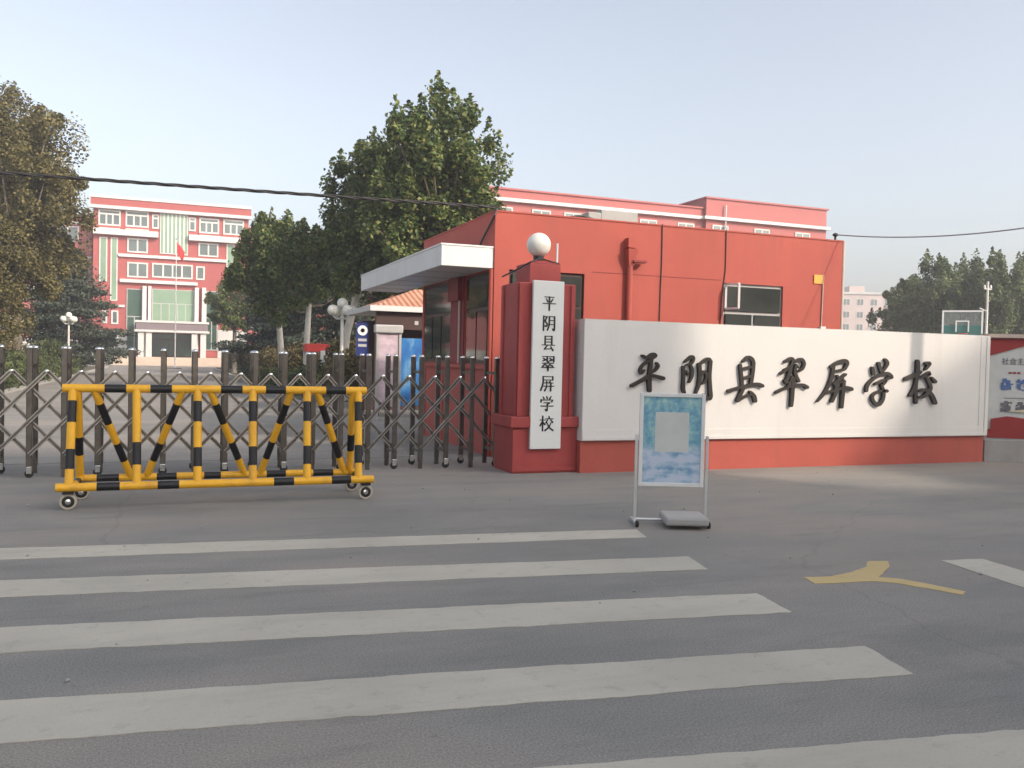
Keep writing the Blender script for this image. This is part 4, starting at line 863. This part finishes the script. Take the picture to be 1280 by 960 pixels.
for j in range(nv+1):
    for i in range(nu+1):
        u, v = i/nu, j/nv; dx = .05+u*.75*(1-.25*v); fv.append((dx, .12*math.sin(u*9+v*1.5)*u, 12.5-v*1.15-u*1.0*(1-.15*v)))
for j in range(nv):
    for i in range(nu): ff.append((j*(nu+1)+i, j*(nu+1)+i+1, (j+1)*(nu+1)+i+1, (j+1)*(nu+1)+i))
fo = MB().add(fv, ff).build('cloth', 'flag_red', fl, smooth=True, fix=False); sd = fo.modifiers.new('solid', 'SOLIDIFY'); sd.thickness = .01
sb = MB(); sb.prism([(-.9, -.18, 0), (.9, -.18, 0), (.85, -.10, .05), (.8, 0, .07), (-.8, 0, .07), (-.85, -.10, .05)], (0, .3, 0))
sbo = MB().add([(-.8,-.18,.007),(.8,-.18,.007),(.8,.18,.007),(-.8,.18,.007),(-.75,-.08,.07),(.75,-.08,.07),(.75,.08,.07),(-.75,.08,.07)], [(3,2,1,0),(4,5,6,7),(0,1,5,4),(1,2,6,5),(2,3,7,6),(3,0,4,7)]).build('speed_bump', 'rubber', None, at=(0.0, 84.0, 0))
tag(sbo, 'short black rubber speed bump on the drive before the steps', 'speed bump')

# ------------------------------------------------------------------ rear teaching block
RY = 60.0
rbk = thing('teaching_block', 'long pink red teaching block with white cornice line behind the guardhouse', 'building', (30, RY, 0))
MB().box(15.5, 39.3, RY, RY+12, 0, 13.85).build('wall', 'brick_pink', rbk)
MB().box(9.0, 15.498, RY+.1, RY+12, 0, 8.6).build('wall', 'brick_pink', rbk)
MB().box(39.302, 51.15, RY-.35, RY+14, 0, 14.65).build('wall', 'brick_pink', rbk)
MB().box(15.4, 39.0, RY-.35, RY-.002, 12.98, 13.22).build('cornice', 'facade_white', rbk); MB().box(39.0, 51.3, RY-.7, RY-.352, 12.98, 13.22).build('cornice', 'facade_white', rbk)
MB().box(15.4, 39.3, RY-.12, RY+12.1, 13.852, 13.98).build('coping', 'brick_pink', rbk); MB().box(39.2, 51.3, RY-.47, RY+14.1, 14.652, 14.78).build('coping', 'brick_pink', rbk)
for k, px in enumerate((594, 628, 676, 716, 764, 810, 857)):
    x = onY(px, 285, RY)[0]
    for z in (11.15, 7.7, 4.3): window(rbk, 'Y', x-.75, x+.75, z, z+1.45, RY-.05, 2, None, 'facade_white', 'glass_pale', .09, .04)
for px in (900, 952, 1003):
    x = onY(px, 288, RY-.35)[0]
    for z in (11.15, 7.7, 4.3): window(rbk, 'Y', x-.75, x+.75, z, z+1.45, RY-.40, 2, None, 'facade_white', 'glass_pale', .09, .04)
for xa, xb in ((10.2, 10.7), (13.2, 13.9), (16.4, 17.0)): MB().box(xa, xb, RY-.12, RY-.002, 0, 8.5).build('white_strip', 'facade_white', rbk)
ba = MB(); ba.tube([(41.0, RY-.55, 11.6), (41.0, RY-.55, 14.2)], .06, 8); ba.build('downpipe', 'facade_grey', rbk)

# ------------------------------------------------------------------ right background: trees, hoop, pole, flats
def place(px, Z):
    d = ray(px, 455); return _c[:2]+d[:2]*Z
RG = 'trees beyond the sports ground'
for k, (px, Z, hh, rr, lab) in enumerate(((1128, 66, 5.6, 2.3, 'thin grey green tree leaning out at the end of the tree row'), (1168, 60, 6.1, 2.7, 'dense green tree behind the basketball frame'), (1206, 64, 6.2, 2.6, 'broad green tree between the basketball frame and the pole'),
                                            (1236, 58, 6.0, 2.5, 'yellowish green tree behind the pale pole'), (1274, 60, 6.0, 2.7, 'dark green tree behind the notice board'), (1320, 62, 6.2, 2.8, 'broad green tree farther along behind the notice board'))):
    x, y = place(px, Z); tree('background_tree', lab, (x, y, 0), 9, hh-.35, (rr*1.08, rr, hh-2.75), seed=100+k, nleaf=15000, nplume=48, leaf=.26, mat='leaf_far', trunk_r=.15, group=RG, off=(0, 0))
x, y = place(1108, 70); shrub('far_hedge', 'yellowish green bushes showing just above the white wall', (x, y, 0), (5.5, 2.0, 2.9), 'leaf_brown', 7000, .22, 131)
x, y = place(1262, 66); shrub('far_hedge', 'low bushes under the trees behind the notice board', (x, y, 0), (5.5, 2.0, 2.8), 'leaf_far', 5000, .22, 132)
x, y = place(1201, 43); hp = thing('basketball_hoop', 'white framed basketball backboard with green padding behind the name wall', 'basketball hoop', (x, y, 0), R(-45), world=False)
MB().box(-.09, .09, .5, .68, 0, 3.9).build('post', 'green_board', hp); MB().bar((0, .5, 3.5), (0, .02, 3.6), .12, .12, (1, 0, 0)).build('arm', 'green_board', hp)
fr = MB()
for b_ in ((-.9, -.82, 3.3, 4.45), (.82, .9, 3.3, 4.45), (-.82, .82, 4.37, 4.45)): fr.box(b_[0], b_[1], -.03, .03, b_[2], b_[3])
fr.build('backboard_frame', 'white', hp); MB().box(-.82, .82, -.01, .01, 3.72, 4.37).build('backboard', 'clear', hp)
MB().box(-.9, .9, -.04, .04, 3.2, 3.32).build('padding', 'green_board', hp)
fr = MB()
for b_ in ((-.3, -.24, 3.4, 3.95), (.24, .3, 3.4, 3.95), (-.24, .24, 3.89, 3.95)): fr.box(b_[0], b_[1], -.06, -.032, b_[2], b_[3])
fr.build('target_square', 'white', hp)
MB().box(-.82, .82, -.012, .012, 3.322, 3.718).build('backboard_lower', 'green_board', hp)
rim = MB(); rim.tube([(math.cos(a)*.23, -.30+math.sin(a)*.23, 3.3) for a in np.linspace(0, 2*math.pi, 20)], .012, 6); rim.build('rim', 'red_tarp', hp)
x, y = place(1231, 50); up = thing('utility_pole', 'slim pale utility pole rising above the end of the name wall', 'pole', (x, y, 0), world=False)
MB().tube([(0, 0, 0), (0, 0, 6.6)], [.10, .06], 10).build('shaft', 'facade_grey', up, smooth=True); MB().box(-.28, .28, -.03, .03, 6.14, 6.2).build('cross_arm', 'facade_grey', up)
for xx in (-.24, .24): MB().lathe((xx, 0, 6.2), [(.03, 0), (.06, .05), (.04, .16), (.02, .2)], 8).build('insulator', 'white', up)
MB().tube([(0, .0, 4.9), (-.7, -.1, 5.05)], .03, 6).build('bracket', 'facade_grey', up)
for k, (px, Z, w, h, lab) in enumerate(((1078, 210, 9, 19, 'pale pink distant apartment block beyond the trees'), (1118, 240, 16, 20, 'wider hazy distant apartment block beyond the trees'))):
    x, y = place(px, Z); ab = thing('apartment_block', lab, 'building', (x, y, 0), R(-25), group='distant apartment blocks', world=False)
    MB().box(-w, w, 0, 10, 0, h).build('wall', 'apartment', ab); MB().box(-w-.3, w+.3, -.3, 10.3, h, h+.5).build('roof', 'facade_grey', ab); MB().box(-w*.3, w*.1, 3, 7, h+.5, h+2.2).build('stair_house', 'apartment', ab)
    for r_ in range(6):
        for c_ in range(int(w*2/3.2)):
            xx = -w+1.6+c_*3.2; window(ab, 'Y', xx-.8, xx+.8, 1.3+r_*3.0, 2.9+r_*3.0, -.05, 2, None, 'facade_white', 'glass_pale', .1, .04)

# ------------------------------------------------------------------ row of houses across the street behind the viewer (their shade lies on the forecourt)
SY = -9.0
def street_house(label, x0, x1, h, gable=0):
    t = thing('street_house', label, 'building', ((x0+x1)/2, SY-5, 0), group='houses across the street')
    MB().box(x0, x1, SY-10, SY, 0, h).build('wall', 'apartment', t)
    if gable:
        MB().add([(x0,SY+.3,h),(x1,SY+.3,h),(x1,SY-10.3,h),(x0,SY-10.3,h),((x0+x1)/2,SY+.3,h+gable),((x0+x1)/2,SY-10.3,h+gable)], [(0,1,4),(3,5,2),(0,4,5,3),(1,2,5,4),(3,2,1,0)]).build('roof', 'tile', t)
    else: MB().box(x0-.15, x1+.0, SY-10.2, SY+.25, h, h+.3).build('roof', 'concrete', t)
    n = int((x1-x0)/3)
    for r_ in range(int(h//3.2)):
        for c_ in range(n):
            xx = x0+(c_+.5)*(x1-x0)/n; f = MB().box(xx-.7, xx+.7, SY+.0, SY+.06, 1.1+r_*3.2, 2.6+r_*3.2).build('window', 'frame_grey', t); MB().box(xx-.62, xx+.62, SY+.061, SY+.07, 1.18+r_*3.2, 2.52+r_*3.2).build('pane', 'glass', f)
street_house('tall flat roofed house across the street shading the gate and pillar', 6, 20.9, 16.6)
street_house('lower flat roofed house between two taller ones across the street', 20.92, 24.9, 11.8)
street_house('gabled house across the street shading the end of the name wall', 24.92, 33, 15.0, 2.6)

# ------------------------------------------------------------------ haze
hz = MB().box(-720, 720, -62, 1220, -1.5, 24).build('haze', 'concrete'); hz.data.materials.clear(); tag(hz, 'thin pale autumn haze over the campus and street', 'haze', kind='stuff')
hm = bpy.data.materials.new('haze_air'); hm.use_nodes = True; n = hm.node_tree; n.nodes.clear(); o_ = n.nodes.new('ShaderNodeOutputMaterial'); v = n.nodes.new('ShaderNodeVolumePrincipled')
v.inputs['Color'].default_value = (0.95, 0.96, 1.0, 1); v.inputs['Density'].default_value = 0.0019; v.inputs['Anisotropy'].default_value = 0.2
n.links.new(v.outputs[0], o_.inputs['Volume']); hz.data.materials.append(hm)
